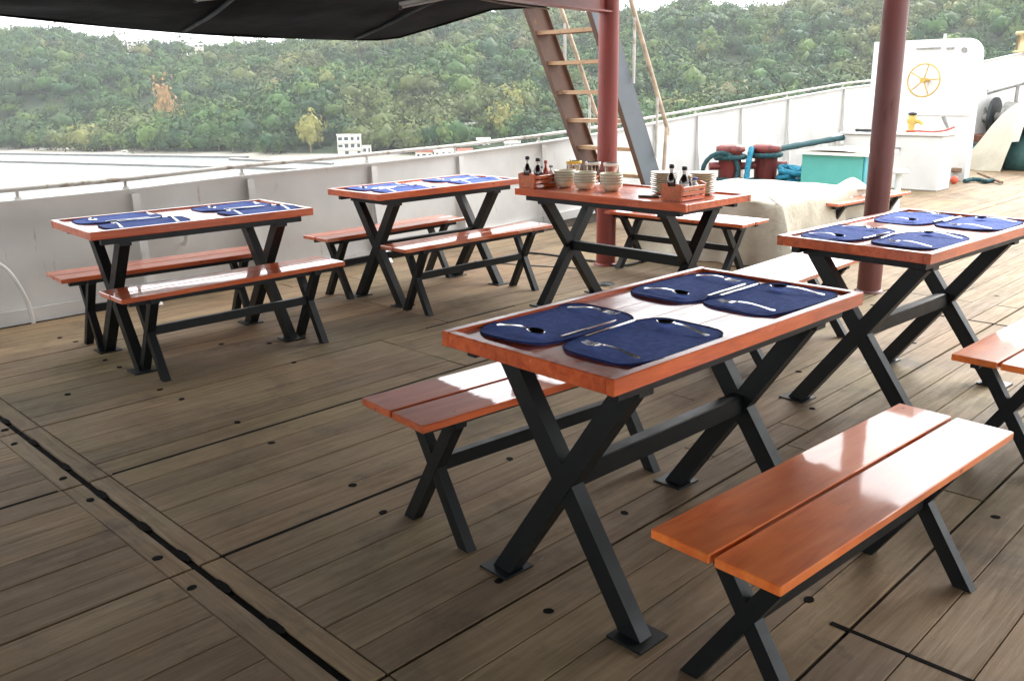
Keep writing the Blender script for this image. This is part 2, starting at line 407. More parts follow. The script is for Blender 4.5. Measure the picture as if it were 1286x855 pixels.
# dark caulked slots that show open in the photograph
slot = MB(); slot.X = SHIP
for (a, b, c, d) in ((1.009, 1.031, .82, 6.0), (1.02+.1, 3.9, 3.268, 3.292), (-1.5, .92, 3.27, 3.29), (1.1, 4.9, 2.392, 2.408), (3.3, 4.06, 4.022, 4.038), (2.052, 2.068, .40, .87), (5.592, 5.612, 1.3, 2.3)):
    zc = -.0075 if b-a < .03 and c < 1 and d > 5 else -.0012
    slot.box(((a+b)/2, (c+d)/2, zc), (b-a, d-c, .004))
ob('seam_caulk', slot.mesh('seam_caulk', M['gap']), deck)

# ------------------------------------------------------------------ bulwark with stiffeners and handrail
BW = [(-4, 6.2, .76), (-1, 6.12, .76), (1.76, 6.08, .762), (2.43, 6.08, .768), (3.29, 6.08, .795), (4.42, 6.08, .807), (5.48, 6.18, .816), (6.8, 6.37, .84),
      (8.06, 6.53, .882), (9.13, 6.64, .945), (10.13, 6.69, 1.01), (11.22, 6.69, 1.082), (12.53, 6.69, 1.174), (14.34, 6.69, 1.295), (15.9, 6.6, 1.37), (17.0, 6.1, 1.52), (17.6, 5.78, 1.68), (18.8, 5.33, 1.87),
      (21.0, 4.0, 2.05), (23, 2.4, 2.1), (24, .5, 2.15)]
def bw(s):
    for a, b in zip(BW, BW[1:]):
        if a[0] <= s <= b[0]:
            f = (s-a[0])/(b[0]-a[0]); return a[1]+(b[1]-a[1])*f, a[2]+(b[2]-a[2])*f
    return BW[-1][1], BW[-1][2]
WZ0 = -16.4
bul = thing('bulwark', 'long white painted steel bulwark along the deck edge with stiffeners', 'ship wall')
smp = [-4+.25*i for i in range(113)]
pl = MB()
for a, b in zip(smp, smp[1:]):
    ta, za = bw(a); tb, zb = bw(b)
    pa, pb = P(a, ta), P(b, tb); oa, ob_ = P(a, ta+.012), P(b, tb+.012)
    vs = [(*pa.xy, -.3), (*pb.xy, -.3), (*pb.xy, zb), (*pa.xy, za), (*oa.xy, WZ0), (*ob_.xy, WZ0), (*ob_.xy, zb), (*oa.xy, za)]
    pl.add(vs, [(0, 1, 2, 3), (5, 4, 7, 6)])
ob('plating', pl.mesh('plating', M['white_paint']), bul)
cap = MB(); kick = MB(); rail = MB(); ring = []
for a, b in zip(smp, smp[1:]):
    ta, za = bw(a); tb, zb = bw(b)
    cap.bar(P(a-.002, ta-.012, za+.006), P(b+.002, tb-.012, zb+.006), .06, .012)
    kick.bar(P(a-.002, ta-.02, .045), P(b+.002, tb-.02, .045), .03, .09)
rail.tube([P(s, bw(s)[0]-.005, bw(s)[1]+.075) for s in smp if s < 16.4], .017, 10)
ob('cap_bar', cap.mesh('cap_bar', M['white_paint']), bul); ob('waterway_bar', kick.mesh('waterway_bar', M['white_paint']), bul)
ob('handrail', rail.mesh('handrail', M['rail_grey']), bul)
for s in (-.9, .5, 1.76, 2.43, 3.29, 4.42, 5.48, 6.8, 8.06, 9.13, 10.13, 11.22, 12.53, 14.34, 15.8):
    t, z = bw(s); m = MB(); m.tube([P(s, t-.005, z), P(s, t-.005, z+.07)], .011, 8)
    m.lathe([(.022, 0), (.022, .012), (.012, .016)], 10, c=P(s, t-.005, z+.012))
    ob('rail_stanchion', m.mesh('rail_stanchion', M['rail_grey']), bul)
for s in (-.9, .55, 2.47, 3.33, 4.46, 5.52, 6.84, 8.1, 9.17, 10.17, 11.26, 12.57, 14.38):
    t, z = bw(s); m = MB()
    ins = [(.004, z-.02), (.035, z-.02), (.05, z*.62), (.11, .10), (.19, .0), (.004, .0)]
    pts = [P(s, t-d, zz) for d, zz in ins]; pts2 = [P(s+.01, t-d, zz) for d, zz in ins]; n = len(pts)
    m.add(pts+pts2, [tuple(range(n)), tuple(reversed(range(n, 2*n)))]+[(i, n+i, n+(i+1) % n, (i+1) % n) for i in range(n)])
    for (d0, z0), (d1, z1) in zip(ins[1:4], ins[2:5]):
        q = [P(s-.022, t-d0-.002, z0), P(s+.032, t-d0-.002, z0), P(s+.032, t-d1-.002, z1), P(s-.022, t-d1-.002, z1)]
        q2 = [v+P(0, -.006) for v in q]
        m.add(q+q2, [(0, 1, 2, 3), (7, 6, 5, 4), (0, 4, 5, 1), (1, 5, 6, 2), (2, 6, 7, 3), (3, 7, 4, 0)])
    ob('stiffener', m.mesh('stiffener', M['white_paint']), bul)
# small fittings by the bulwark
def bent_pipe(name, label, cat, pts, r, mat, group=None):
    m = MB()
    vs = [Vector(p) for p in pts]; sm = []
    for i in range(len(vs)-1):
        for k in range(6):
            u = k/6; p0 = vs[max(i-1, 0)]; p1 = vs[i]; p2 = vs[i+1]; p3 = vs[min(i+2, len(vs)-1)]
            sm.append(.5*((2*p1)+(-p0+p2)*u+(2*p0-5*p1+4*p2-p3)*u*u+(-p0+3*p1-3*p2+p3)*u**3))
    sm.append(vs[-1]); m.tube(sm, r, 10)
    return tag(ob(name, m.mesh(name, mat)), label, cat, group)
c0 = P(1.62, 5.98)
bent_pipe('bent_pipe', 'thin white bent pipe rising from the deck and curving left along the bulwark', 'pipe',
          [(-3.045, 5.47, 0), (-3.06, 5.46, .15), (-3.10, 5.43, .30), (-3.145, 5.40, .385), (-3.21, 5.35, .425), (-3.40, 5.20, .43), (-3.7, 4.95, .42)], .014, M['white_paint'])
m = MB(); m.X = Matrix.Translation(P(2.78, 5.985, .50)) @ SHIP
m.box((0, 0, 0), (.15, .10, .09), ch=.006); m.box((0, -.005, .052), (.19, .13, .02), ch=.004)
t_ = tag(ob('junction_box', m.mesh('junction_box', M['white_paint'])), 'small white box fitting on the bulwark behind the leftmost table', 'junction box')
m = MB(); m.X = Matrix.Translation(P(2.78, 6.0, .38)) @ SHIP; m.tube([(0, 0, .08), (0, .03, .0), (0, .07, -.02)], .016, 8); ob('pipe_stub', m.mesh('pipe_stub', M['white_paint']), t_)
for i, (s, t, h, mt, lb) in enumerate(((10.2, 6.15, .42, 'white_paint', 'white gooseneck vent pipe beside the foot of the ladder rail by the bulwark'),
                                      (12.9, 6.1, .62, 'white_paint', 'white gooseneck vent pipe by the bulwark behind the mooring rope'),
                                      (13.35, 6.0, .66, 'brown_wood', 'brown rusty capped vent pipe by the bulwark at the end of the mooring rope'))):
    v = thing('vent_pipe', lb, 'vent', P(s, t))
    m = MB(); m.tube([(0, 0, 0), (0, 0, h*.8)], .055, 12); ob('standpipe', m.mesh('standpipe', M[mt]), v)
    m = MB()
    if i < 2: m.tube([(0, 0, h*.78), (.0, 0, h*.93), (.05, -.05, h), (.11, -.11, h*.95), (.12, -.12, h*.84)], .06, 12)
    else: m.lathe([(.055, h*.76), (.085, h*.8), (.09, h*.93), (.07, h), (0, h+.01)], 14)
    ob('vent_head', m.mesh('vent_head', M[mt if i < 2 else 'grey_metal']), v)

# ------------------------------------------------------------------ awning, posts, beam, lamps
aw = thing('awning', 'black awning stretched overhead and sloping down to its outer edge', 'awning')
def edge_s(t):
    k = [(-3.3, 5.3), (4.35, 5.6), (4.46, 5.0), (4.55, 4.85), (4.7, 4.56), (5.1, 4.45), (5.55, 4.40), (5.66, 4.28), (5.70, 4.1)]
    for a, b in zip(k, k[1:]):
        if a[0] <= t <= b[0]: return a[1]+(b[1]-a[1])*(t-a[0])/(b[0]-a[0])
    return k[-1][1]
def aw_z(s, t):
    k = [(-3.3, 2.18), (4.3, 2.14), (4.42, 1.975), (4.5, 1.945), (4.7, 1.92), (5.1, 1.84), (5.6, 1.765), (5.7, 1.752)]
    z = k[-1][1]
    for a, b in zip(k, k[1:]):
        if a[0] <= t <= b[0]: z = a[1]+(b[1]-a[1])*(t-a[0])/(b[0]-a[0]); break
    if t > 5.1: z += min(.4, max(0, (3.3-s))**1.6*.035)*(t-5.1)/.6
    return z
ts = [-3.3, -2, -1, 0, 1, 2, 3, 3.8, 4.3, 4.38, 4.42, 4.46, 4.5, 4.55, 4.62, 4.7, 4.8, 4.95, 5.1, 5.25, 5.4, 5.55, 5.62, 5.66, 5.7]
m = MB(); NS = 60
for off, flip in ((0, False), (.012, True)):
    vs = []; fs = []
    for t in ts:
        e = edge_s(t)
        for i in range(NS+1):
            s = -8+(e+8)*i/NS; vs.append(P(s, t, aw_z(s, t)+off+.006*math.sin(s*5+t*3)*(t > 4.5 and i < NS)))
    for j in range(len(ts)-1):
        for i in range(NS):
            a = j*(NS+1)+i; q = (a, a+1, a+NS+2, a+NS+1); fs.append(q if flip else tuple(reversed(q)))
    m.add(vs, fs, 0, True)
ob('awning_cloth', m.mesh('awning_cloth', M['canopy']), aw)
m = MB()
m.tube([P(-8+11.9*i/60, 5.7, aw_z(-8+11.9*i/60, 5.7)+.004) for i in range(61)]+[P(4.28, 5.66, 1.757), P(4.40, 5.55, 1.772), P(4.45, 5.1, 1.84), P(4.56, 4.7, 1.92), P(4.85, 4.55, 1.94), P(5.0, 4.46, 1.955)], .011, 8)
ob('hem', m.mesh('hem', M['canopy']), aw)
for s in (-.2, 1.2, 2.6, 3.9):
    m = MB(); pts = [P(s+.12*(t-4.5), t, aw_z(s, t)-.016) for t in (4.46, 4.6, 4.8, 5.0, 5.2, 5.4, 5.6)]
    m.tube(pts, .012, 8); ob('batten', m.mesh('batten', M['dark_rubber']), aw)
def post(name, label, xy, h, mat):
    p = thing(name, label, 'post', (xy[0], xy[1], 0))
    m = MB(); m.tube([(0, 0, 0), (0, 0, h)], .078, 28); ob('shaft', m.mesh('shaft', mat), p)
    m = MB(); m.lathe([(.078, .018), (.09, .012), (.096, .0)], 28); ob('base_ring', m.mesh('base_ring', mat), p)
    return p
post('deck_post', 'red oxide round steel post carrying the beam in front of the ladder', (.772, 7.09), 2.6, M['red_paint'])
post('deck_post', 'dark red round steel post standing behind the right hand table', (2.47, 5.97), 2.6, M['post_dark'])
bm = thing('beam', 'red oxide steel beam running under the awning to the post', 'beam')
b0 = Vector((.772-.03, 7.09-.05, 1.925)); bd = Vector((-.5, -.76, 0)).normalized(); b1 = b0+bd*4.5
m = MB(); m.bar(b0, b1, .11, .012); ob('lower_flange', m.mesh('lower_flange', M['red_paint']), bm)
m = MB(); m.bar(b0+Vector((0, 0, .075)), b1+Vector((0, 0, .075)), .01, .135); ob('web', m.mesh('web', M['red_paint']), bm)
m = MB(); m.bar(b0+Vector((0, 0, .15)), b1+Vector((0, 0, .15)), .11, .012); ob('upper_flange', m.mesh('upper_flange', M['red_paint']), bm)
def lamp(label, a, b):
    t = thing('tube_lamp', label, 'lamp')
    a, b = Vector(a), Vector(b)
    m = MB(); m.bar(a, b, .035, .022, ch=.004); ob('casing', m.mesh('casing', M['tube_white']), t)
    m = MB(); m.tube([a.lerp(b, .05)+Vector((0, 0, -.02)), a.lerp(b, .95)+Vector((0, 0, -.02))], .009, 8); ob('tube', m.mesh('tube', M['tube_white']), t)
    for k in (.0, 1.0):
        m = MB(); q = a.lerp(b, k*.96+.02); m.box(q+Vector((0, 0, -.018)), (.02, .02, .03)); ob('lamp_holder', m.mesh('lamp_holder', M['dark_rubber']), t)
lamp('unlit strip lamp hanging under the awning left of the red beam', P(3.58, 4.5, 1.888), P(3.87, 4.3, 1.955))
lamp('unlit strip lamp under the awning far to the left of the beam', P(2.32, 4.6, 1.872), P(2.41, 4.4, 1.88))
bent_pipe('conduit', 'thin grey conduit running under the awning edge towards the red beam', 'conduit', [P(3.87, 4.3, 1.95), P(4.1, 4.42, 1.95), P(4.46, 4.45, 1.93), P(4.86, 4.44, 1.915)], .007, M['grey_metal'])

# ------------------------------------------------------------------ ladder
lad = thing('ship_ladder', 'steep rusty ship ladder with open treads behind the red post', 'ladder', (1.05, 9.55, 0))
LO = Vector((1.05, 9.55, 0)); Rv = Vector((-.7071, -.7071, 0)); Wv = Vector((.7071, -.7071, 0)); LW = .74
p5 = Vector((.762, 9.3, .809)); RUN, RISE = .148, .272
def lp(i, w, off=0.0, dz=0.0): return p5 + Rv*RUN*i + Vector((0, 0, RISE*i)) + Wv*w + Rv*off + Vector((0, 0, dz)) - LO
i0, i1 = -.809/RISE+.0, 6.6
dirv = (lp(1, 0)-lp(0, 0)).normalized(); nv = dirv.cross(Wv)
if nv.z > 0: nv = -nv      # points to the underside, towards the viewer
for w, mt in ((-.02, 'ladder_brown'), (LW+.02, 'ladder_grey')):
    m = MB(); d = .125
    a, b = lp(i0, w), lp(i1, w)
    m.bar(a, b, .012, .25, up=nv)
    ob('stringer', m.mesh('stringer', M[mt]), lad)
    m = MB(); sgn = 1 if w < 0 else -1
    for k in (1, -1): m.bar(a+nv*d*k+Wv*sgn*.02, b+nv*d*k+Wv*sgn*.02, .05, .009, up=nv)
    ob('stringer_flange', m.mesh('stringer_flange', M['ladder_brown']), lad)
for i in range(-2, 7):
    a, b = lp(i, -.01), lp(i, LW+.01)
    m = MB(); m.bar(a, b, .155, .008); m.bar(a-Rv*.075-Vector((0, 0, .016)), b-Rv*.075-Vector((0, 0, .016)), .008, .03); m.bar(a+Rv*.075-Vector((0, 0, .016)), b+Rv*.075-Vector((0, 0, .016)), .008, .03)
    ob('tread', m.mesh('tread', M['tread_tan']), lad)
for w in (-.05, LW+.06):
    m = MB()
    hp = [lp(i, w, -.40, .06) for i in (.35, .5, 1, 2, 3, 4, 5, 6)]
    hp = [hp[0]+Vector((0, 0, -.05))]+hp
    m.tube(hp, .021, 10); ob('handrail', m.mesh('handrail', M['handrail_iron']), lad)
    for i in (1.6, 4.2):
        m = MB(); m.tube([lp(i, w, -.40+.0, .06), lp(i, w, -.40, .06)+Vector((0, 0, -.60))], .014, 8); ob('handrail_stanchion', m.mesh('handrail_stanchion', M['rail_grey']), lad)
m = MB(); q = lp(.5, LW+.06, -.40, .06); m.tube([q, q+Vector((-.01, .0, -.25)), Vector((q.x-.03, q.y, .0))], .018, 10); ob('handrail_leg', m.mesh('handrail_leg', M['handrail_iron']), lad)

# ------------------------------------------------------------------ tables and benches
def xleg(y0, z0, y1, z1, w, th):
    """one leg of an X frame, cut level at both ends; lies in the local y-z plane"""
    m = MB(); L_ = math.hypot(y1-y0, z1-z0); hw = w/2*L_/abs(z1-z0)
    vs = [(x, y+sy*hw, z) for x in (-th/2, th/2) for (y, z) in ((y0, z0), (y1, z1)) for sy in (-1, 1)]
    m.add(vs, [(0, 1, 3, 2), (4, 6, 7, 5), (0, 4, 5, 1), (2, 3, 7, 6), (0, 2, 6, 4), (1, 5, 7, 3)])
    me = m.mesh('leg', M['black_steel']); return me
def fixn(me):
    import bmesh
    b = bmesh.new(); b.from_mesh(me); bmesh.ops.recalc_face_normals(b, faces=b.faces); b.to_mesh(me); b.free(); return me
def make_table():
    L_, W_ = 1.24, .635; t = thing('picnic_table', 'x', 'table')
    H = .76; rim = .028; rh = .042
    # boards of the sunk top
    nb = 4; bwid = (W_-2*rim)/nb
    for k in range(nb):
        m = MB(); m.box((0, 0, 0), (L_-2*rim-.002, bwid-.0012, .022), ch=.001)
        ob('top_board', m.mesh('top_board', M['table_wood']), t, (0, -W_/2+rim+bwid*(k+.5), H-.010-.011))
    for sy in (-1, 1):
        m = MB(); m.box((0, 0, 0), (L_, rim-.001, rh), ch=.0025); ob('rim', m.mesh('rim', M['table_wood']), t, (0, sy*(W_/2-rim/2), H-rh/2))
    for sx in (-1, 1):
        m = MB(); m.box((0, 0, 0), (rim-.001, W_-2*rim-.001, rh-.001), ch=.0025); ob('rim', m.mesh('rim', M['table_wood']), t, (sx*(L_/2-rim/2), 0, H-rh/2))
    for sy in (-1, 1):
        m = MB(); m.box((0, 0, 0), (L_-.12, .035, .034), ch=.002); ob('rail', m.mesh('rail', M['black_steel']), t, (0, sy*(W_/2-.055), H-rh-.0175))
    for sx in (-1, 1):
        m = MB(); m.box((0, 0, 0), (.06, W_-.09, .035), ch=.002); ob('crossbar', m.mesh('crossbar', M['black_steel']), t, (sx*.44, 0, H-rh-.0355+.001))
        for k in (-1, 1):
            me = fixn(xleg(k*.255, .006, -k*.215, H-rh-.053, .062, .055 if k > 0 else .049)); ob('leg', me, t, (sx*.44, 0, 0))
            m = MB(); m.box((0, 0, .0035), (.12, .12, .007), Matrix.Rotation(R(0), 3, 'Z'), ch=.001)
            f = ob('foot_plate', m.mesh('foot_plate', M['black_steel']), t, (sx*.44, k*.262, 0))
    m = MB(); m.box((0, 0, 0), (.88-.05, .045, .062), ch=.003); ob('stretcher', m.mesh('stretcher', M['black_steel']), t, (0, 0, .372))
    return t
def make_bench(wood):
    L_, W_ = 1.24, .32; t = thing('picnic_bench', 'x', 'bench'); H = .445; g = .012; bw_ = (W_-g)/2
    for sy in (-1, 1):
        m = MB(); m.box((0, 0, 0), (L_, bw_, .024), ch=.0025); ob('seat_board', m.mesh('seat_board', wood), t, (0, sy*(bw_+g)/2, H-.012))
    for sy in (-1, 1):
        m = MB(); m.box((0, 0, 0), (L_-.10, .03, .028), ch=.002); ob('rail', m.mesh('rail', M['black_steel']), t, (0, sy*.095, H-.024-.0145))
    for sx in (-1, 1):
        m = MB(); m.box((0, 0, 0), (.045, W_-.05, .03), ch=.002); ob('crossbar', m.mesh('crossbar', M['black_steel']), t, (sx*.455, 0, H-.024-.0155))
        for k in (-1, 1):
            me = fixn(xleg(k*.142, .0, -k*.10, H-.054, .042, .042 if k > 0 else .037)); ob('leg', me, t, (sx*.455, 0, 0))
    m = MB(); m.box((0, 0, 0), (.91-.04, .03, .045), ch=.002); ob('stretcher', m.mesh('stretcher', M['black_steel']), t, (0, 0, .232))
    return t
proto_t = make_table(); proto_b = make_bench(M['bench_wood']); proto_d = make_bench(M['bench_dark'])
TABLES = {
 'A': ((.453, 2.495), .754, 1.195, .608, .764, 'red varnished picnic table in the foreground with four blue placemats'),
 'B': ((1.80, 3.912), .724, 1.17, .658, .766, 'red varnished picnic table at the right in front of the dark red post'),
 'C': ((-.576, 6.266), .784, 1.27, .572, .759, 'red varnished picnic table set with placemats left of the table with the bowls'),
 'D': ((-1.789, 4.908), .729, 1.219, .637, .751, 'leftmost picnic table with reddish rim set with blue placemats'),
 'E': ((.734, 5.552), .756+math.pi/2, 1.349, .657, .763, 'picnic table turned crosswise carrying bowl stacks, plates and condiment crates')}
TR = {}
first = True
for k, (c, a, L_, W_, H, lb) in TABLES.items():
    o = proto_t if first else copy_tree(proto_t); first = False
    o.location = (*c, 0); o.rotation_euler.z = a; o.scale = (L_/1.24, W_/.635, H/.76)
    tag(o, lb, 'table', 'picnic tables on the deck')
    TR[k] = Matrix.Translation((*c, 0)) @ Matrix.Rotation(a, 4, 'Z') @ Matrix.Diagonal((L_/1.24, W_/.635, H/.76, 1))
BENCH = [
 ((.088, 2.899), .70, 1.198, .336, .458, 'd', 'glossy reddish bench on the left side of the foreground table'),
 ((.856, 2.054), .721, 1.182, .331, .438, 'b', 'bright orange two board bench in the right foreground'),
 ((-.883, 6.422), .82, 1.28, .28, .442, 'd', 'reddish bench between the bulwark and the table left of the bowls'),
 ((-.256, 5.921), .779, 1.336, .257, .45, 'd', 'bench shining white in front of the table left of the bowls'),
 ((-2.043, 5.168), .712, 1.22, .29, .441, 'd', 'dull reddish bench between the bulwark and the leftmost table'),
 ((-1.504, 4.668), .776, 1.274, .285, .449, 'd', 'bench shining white in front of the leftmost table'),
 ((1.305, 6.73), .796+math.pi/2, 1.252, .37, .445, 'd', 'bench behind the crosswise table, beside the canvas covered crate'),
 ((1.46, 4.62), .815, 1.22, .36, .445, 'd', 'pale shining bench between the foreground table and the dark red post'),
 ((2.142, 3.343), .74, 1.22, .32, .444, 'b', 'orange bench cut by the right edge of the photo'),
 ((3.02, 7.69), .70, 1.22, .32, .445, 'd', 'far bench showing behind the dark red post and the canvas covered crate')]
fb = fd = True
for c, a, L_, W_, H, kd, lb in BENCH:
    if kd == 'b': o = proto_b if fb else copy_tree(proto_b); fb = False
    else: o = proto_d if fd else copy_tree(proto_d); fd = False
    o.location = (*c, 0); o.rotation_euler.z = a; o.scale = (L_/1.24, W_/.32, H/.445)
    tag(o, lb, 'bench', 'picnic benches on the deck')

# ------------------------------------------------------------------ placemats and cutlery
def superell(a, b, n, k, e=3.0):
    out = []
    for i in range(n):
        th = 2*math.pi*i/n; c, s = math.cos(th), math.sin(th)
        out.append((a*math.copysign(abs(c)**(2/e), c), b*math.copysign(abs(s)**(2/e), s)*(1-.10*(math.copysign(abs(c)**(2/e), c)+1)*.5)))
    return out
def mat_mesh(seed):
    rr = random.Random(seed); n = 56; a, b = .218, .149; top = []
    outl = superell(a, b, n, 0, 3.7); ph = rr.uniform(0, 6)
    m = MB(); rings = []
    for q in (0.0, .45, .8, .93, 1.0):
        rg = []
        for i, (x, y) in enumerate(outl):
            th = 2*math.pi*i/n
            lift = .0045*max(0, math.sin(2*th+ph))*q**5 + .0012*math.sin(5*th+ph)*q**3
            rg.append((x*q, y*q, .003+lift))
        rings.append(rg)
    vs = [(0, 0, .003)]+[p for rg in rings[1:] for p in rg]; fs = [(0, 1+i, 1+(i+1) % n) for i in range(n)]
    for r_ in range(3):
        for i in range(n): o = 1+r_*n; fs.append((o+i, o+n+i, o+n+(i+1) % n, o+(i+1) % n))
    m.add(vs, fs, 0, True)
    low = [(x, y, z-.003) for x, y, z in rings[4]]; o = rings[4]
    m.add(o+low, [(i, n+i, n+(i+1) % n, (i+1) % n) for i in range(n)], 0)
    m.add(low, [tuple(reversed(range(n)))], 0)
    tr = MB(); pts = [Vector(p)*1.0+Vector((0, 0, .0002)) for p in rings[4]]; tr.tube(pts+[pts[0]], .0022, 6, cap=False)
    return m.mesh('cloth', M['mat_blue']), tr.mesh('hem', M['mat_trim'])
MATS = [mat_mesh(i) for i in range(4)]
def spoon_mesh():
    m = MB(); L1, bl, bw_ = .118, .058, .0205
    def bowl(u, v):
        x = L1+u*bl; wv = bw_*math.sin(math.pi*min(1, .06+u*.94))**.6 if 0 < u < 1 else .0028
        y = (v-.5)*2*wv; dp = .0085*math.sin(math.pi*u)**.8*(1-((v-.5)*2)**2) if 0 < u < 1 else 0
        return (x, y, .012-dp+.003*(1-u))
    m.grid(bowl, 14, 8); m.grid(lambda u, v: tuple(Vector(bowl(u, v))-Vector((0, 0, .0013))), 14, 8, flip=True)
    def hd(u, v):
        wv = .0075-.0045*min(1, u*1.25) ; z = .0045+.012*math.sin(u*math.pi*.62)**1.6*(.95)
        return (.0+u*(L1+.003), (v-.5)*2*wv, z)
    m.grid(hd, 14, 2); m.grid(lambda u, v: tuple(Vector(hd(u, v))-Vector((0, 0, .0018))), 14, 2, flip=True)
    return m.mesh('spoon', M['steel'])
def fork_mesh():
    m = MB(); L1 = .115
    def hd(u, v):
        wv = .0075-.0045*min(1, u*1.25); z = .0045+.011*math.sin(u*math.pi*.62)**1.6
        return (u*L1, (v-.5)*2*wv, z)
    m.grid(hd, 12, 2); m.grid(lambda u, v: tuple(Vector(hd(u, v))-Vector((0, 0, .0018))), 12, 2, flip=True)
    def hed(u, v):
        wv = .003+.0095*min(1, u*1.8)**.7; return (L1+u*.026, (v-.5)*2*wv, .0145-.004*math.sin(u*2.2))
    m.grid(hed, 6, 4); m.grid(lambda u, v: tuple(Vector(hed(u, v))-Vector((0, 0, .0015))), 6, 4, flip=True)
    for k in range(4):
        y = -.0108+k*.0072
        m.tube([(L1+.024, y, .0105), (L1+.042, y, .007), (L1+.062, y*.95, .0115)], [.0019, .0017, .0009], 6)
    return m.mesh('fork', M['steel'])
def knife_mesh():
    m = MB(); m.box((.045, 0, .0055), (.10, .012, .005), ch=.002)
    m.prism([(.092, -.006), (.2, -.008), (.222, -.002), (.222, .003), (.2, .005), (.092, .0055)], .0045, .0068)
    return m.mesh('knife', M['steel'])
SP, FK, KN = spoon_mesh(), fork_mesh(), knife_mesh()
TN = {'A': 'foreground table', 'B': 'right hand table', 'C': 'table left of bowls', 'D': 'leftmost table'}
# local positions on a 1.24 x .635 table (from near-front corner, converted to centre)
seats = [('near', 'bulwark side', -.325, .150, 0), ('near', 'starboard side', -.285, -.145, math.pi), ('far', 'bulwark side', .335, .140, 0), ('far', 'starboard side', .37, -.135, math.pi)]
rs = random.Random(11)
for tk in 'ABCD':
    T = TR[tk]; zt = .7502
    for si, (e, sd_, x, y, fl) in enumerate(seats):
        where = f"{e} end, {sd_}, of {TN[tk]}"
        M0 = T @ Matrix.Translation((x, y, zt)) @ Matrix.Rotation(rs.uniform(-.05, .05)+fl+math.pi, 4, 'Z')
        def put(me, name, label, cat, M_, grp):
            loc, q, sc = M_.decompose(); o = ob(name, me); o.location = loc; o.rotation_mode = 'XYZ'; o.rotation_euler = q.to_euler()
            return tag(o, label, cat, grp)
        r_ = thing('placemat', f'navy blue placemat at {where}', 'placemat', group='blue placemats on the tables')
        loc, q, _ = M0.decompose(); r_.location = loc; r_.rotation_euler = (0, 0, q.to_euler().z)
        cm, hm = MATS[(si+ord(tk)) % 4]; ob('cloth', cm, r_); ob('hem', hm, r_)
        # M0 local: +y points to the diner's side reversed; put cutlery in table space
        def TM(px, py, ang, h=.0045): return T @ Matrix.Translation((px, py, zt+h)) @ Matrix.Rotation(ang, 4, 'Z')
        s_ = 1 if fl == 0 else -1
        # bowl / tines point to the table centre line
        put(SP, 'spoon', f'steel spoon on placemat, {where}', 'spoon', TM(x+s_*(-.135), y+s_*.105, -s_*math.pi/2+rs.uniform(-.12, .12)), 'spoons on the placemats')
        put(FK, 'fork', f'steel fork on placemat, {where}', 'fork', TM(x+s_*(.155), y+s_*.10, -s_*math.pi/2+rs.uniform(-.12, .12)), 'forks on the placemats')
        put(KN, 'knife', f'steel knife by placemat, {where}', 'knife', TM(x-.10+rs.uniform(-.02, .01), y-s_*.124, rs.uniform(-.06, .1)), 'knives on the placemats')

# ------------------------------------------------------------------ things on the crosswise table
TE = TR['E']; ZE = .7502
def onE(x, y, z=ZE): return TE @ Vector((x, y, z))
def bowl_mesh():
    m = MB(); R0, H = .072, .06
    m.lathe([(0, .004), (.032, .004), (.036, 0), (.040, .003), (.052, .010), (.066, .028), (.071, .045)], 24, 0)
    m.lathe([(.071, .045), (.0725, .050), (.0725, .054)], 24, 1)
    m.lathe([(.0725, .054), (.072, .0585), (.069, .060), (.066, .056), (.061, .030), (.045, .012), (0, .008)], 24, 0)
    return m.mesh('bowl', M['cream'], M['cream_band'])
BOWL = bowl_mesh()
nm = ['bottom', 'second', 'third', 'top']
for (x, y, n, lb) in ((.47, .02, 4, 'left stack beside the left condiment crate'), (.30, .03, 4, 'middle stack'), (.12, .0, 4, 'right stack, the widest looking')):
    for k in range(n):
        o = ob('bowl', BOWL, None, onE(x+rs.uniform(-.002, .002), y+rs.uniform(-.002, .002), ZE+k*.0175), k*1.3)
        tag(o, f'cream bowl, {nm[k]} of the {lb}', 'bowl', 'bowls stacked on the crosswise table')
m = MB(); m.lathe([(0, .004), (.048, .004), (.050, 0), (.054, .003), (.080, .011), (.088, .016), (.088, .019), (.080, .015), (.050, .008), (0, .007)], 28)
PLATE = m.mesh('plate', M['cream'])
ordn = ['lowest', 'second', 'third', 'fourth', 'fifth', 'sixth', 'seventh', 'eighth', 'ninth', 'topmost']
for (x, y, lb) in ((-.19, -.10, 'stack left of the right condiment crate'), (-.37, -.20, 'stack behind the right condiment crate')):
    for k in range(10):
        o = ob('plate', PLATE, None, onE(x+rs.uniform(-.003, .003), y+rs.uniform(-.003, .003), ZE+k*.0125), k)
        tag(o, f'cream plate, {ordn[k]} of the {lb}', 'plate', 'plates stacked on the crosswise table')
def make_caddy(label, x, y, rz):
    c = thing('condiment_crate', label, 'crate', onE(x, y), TABLES['E'][1]+rz, 'condiment crates')
    # local x = long axis .24, y = width .15
    for sx in (-1, 1):
        m = MB(); w_ = .076
        m.X = Matrix.Translation((sx*.112, 0, 0)) @ Matrix.Rotation(math.pi/2, 4, 'Z') @ Matrix.Rotation(math.pi/2, 4, 'X')
        m.prism([(-w_*.86, 0), (w_*.86, 0), (w_, .092), (.035, .104), (.028, .084), (-.028, .084), (-.035, .104), (-w_, .092)], -.006, .006)
        me = m.mesh('end_panel', M['crate_wood']); fixn(me); ob('end_panel', me, c)
    for sy in (-1, 1):
        for k in range(3):
            m = MB(); m.box((0, sy*(.066+.0035*k), .016+k*.029), (.213, .008, .022), ch=.001)
            ob('slat', m.mesh('slat', M['bench_dark']), c)
    m = MB(); m.box((0, 0, .006), (.212, .125, .008)); ob('floor_board', m.mesh('floor_board', M['crate_wood']), c)
    return c
CA = [(.60, .12, 'orange wooden condiment crate at the left end of the crosswise table'), (-.445, .085, 'orange wooden condiment crate at the right end of the crosswise table')]
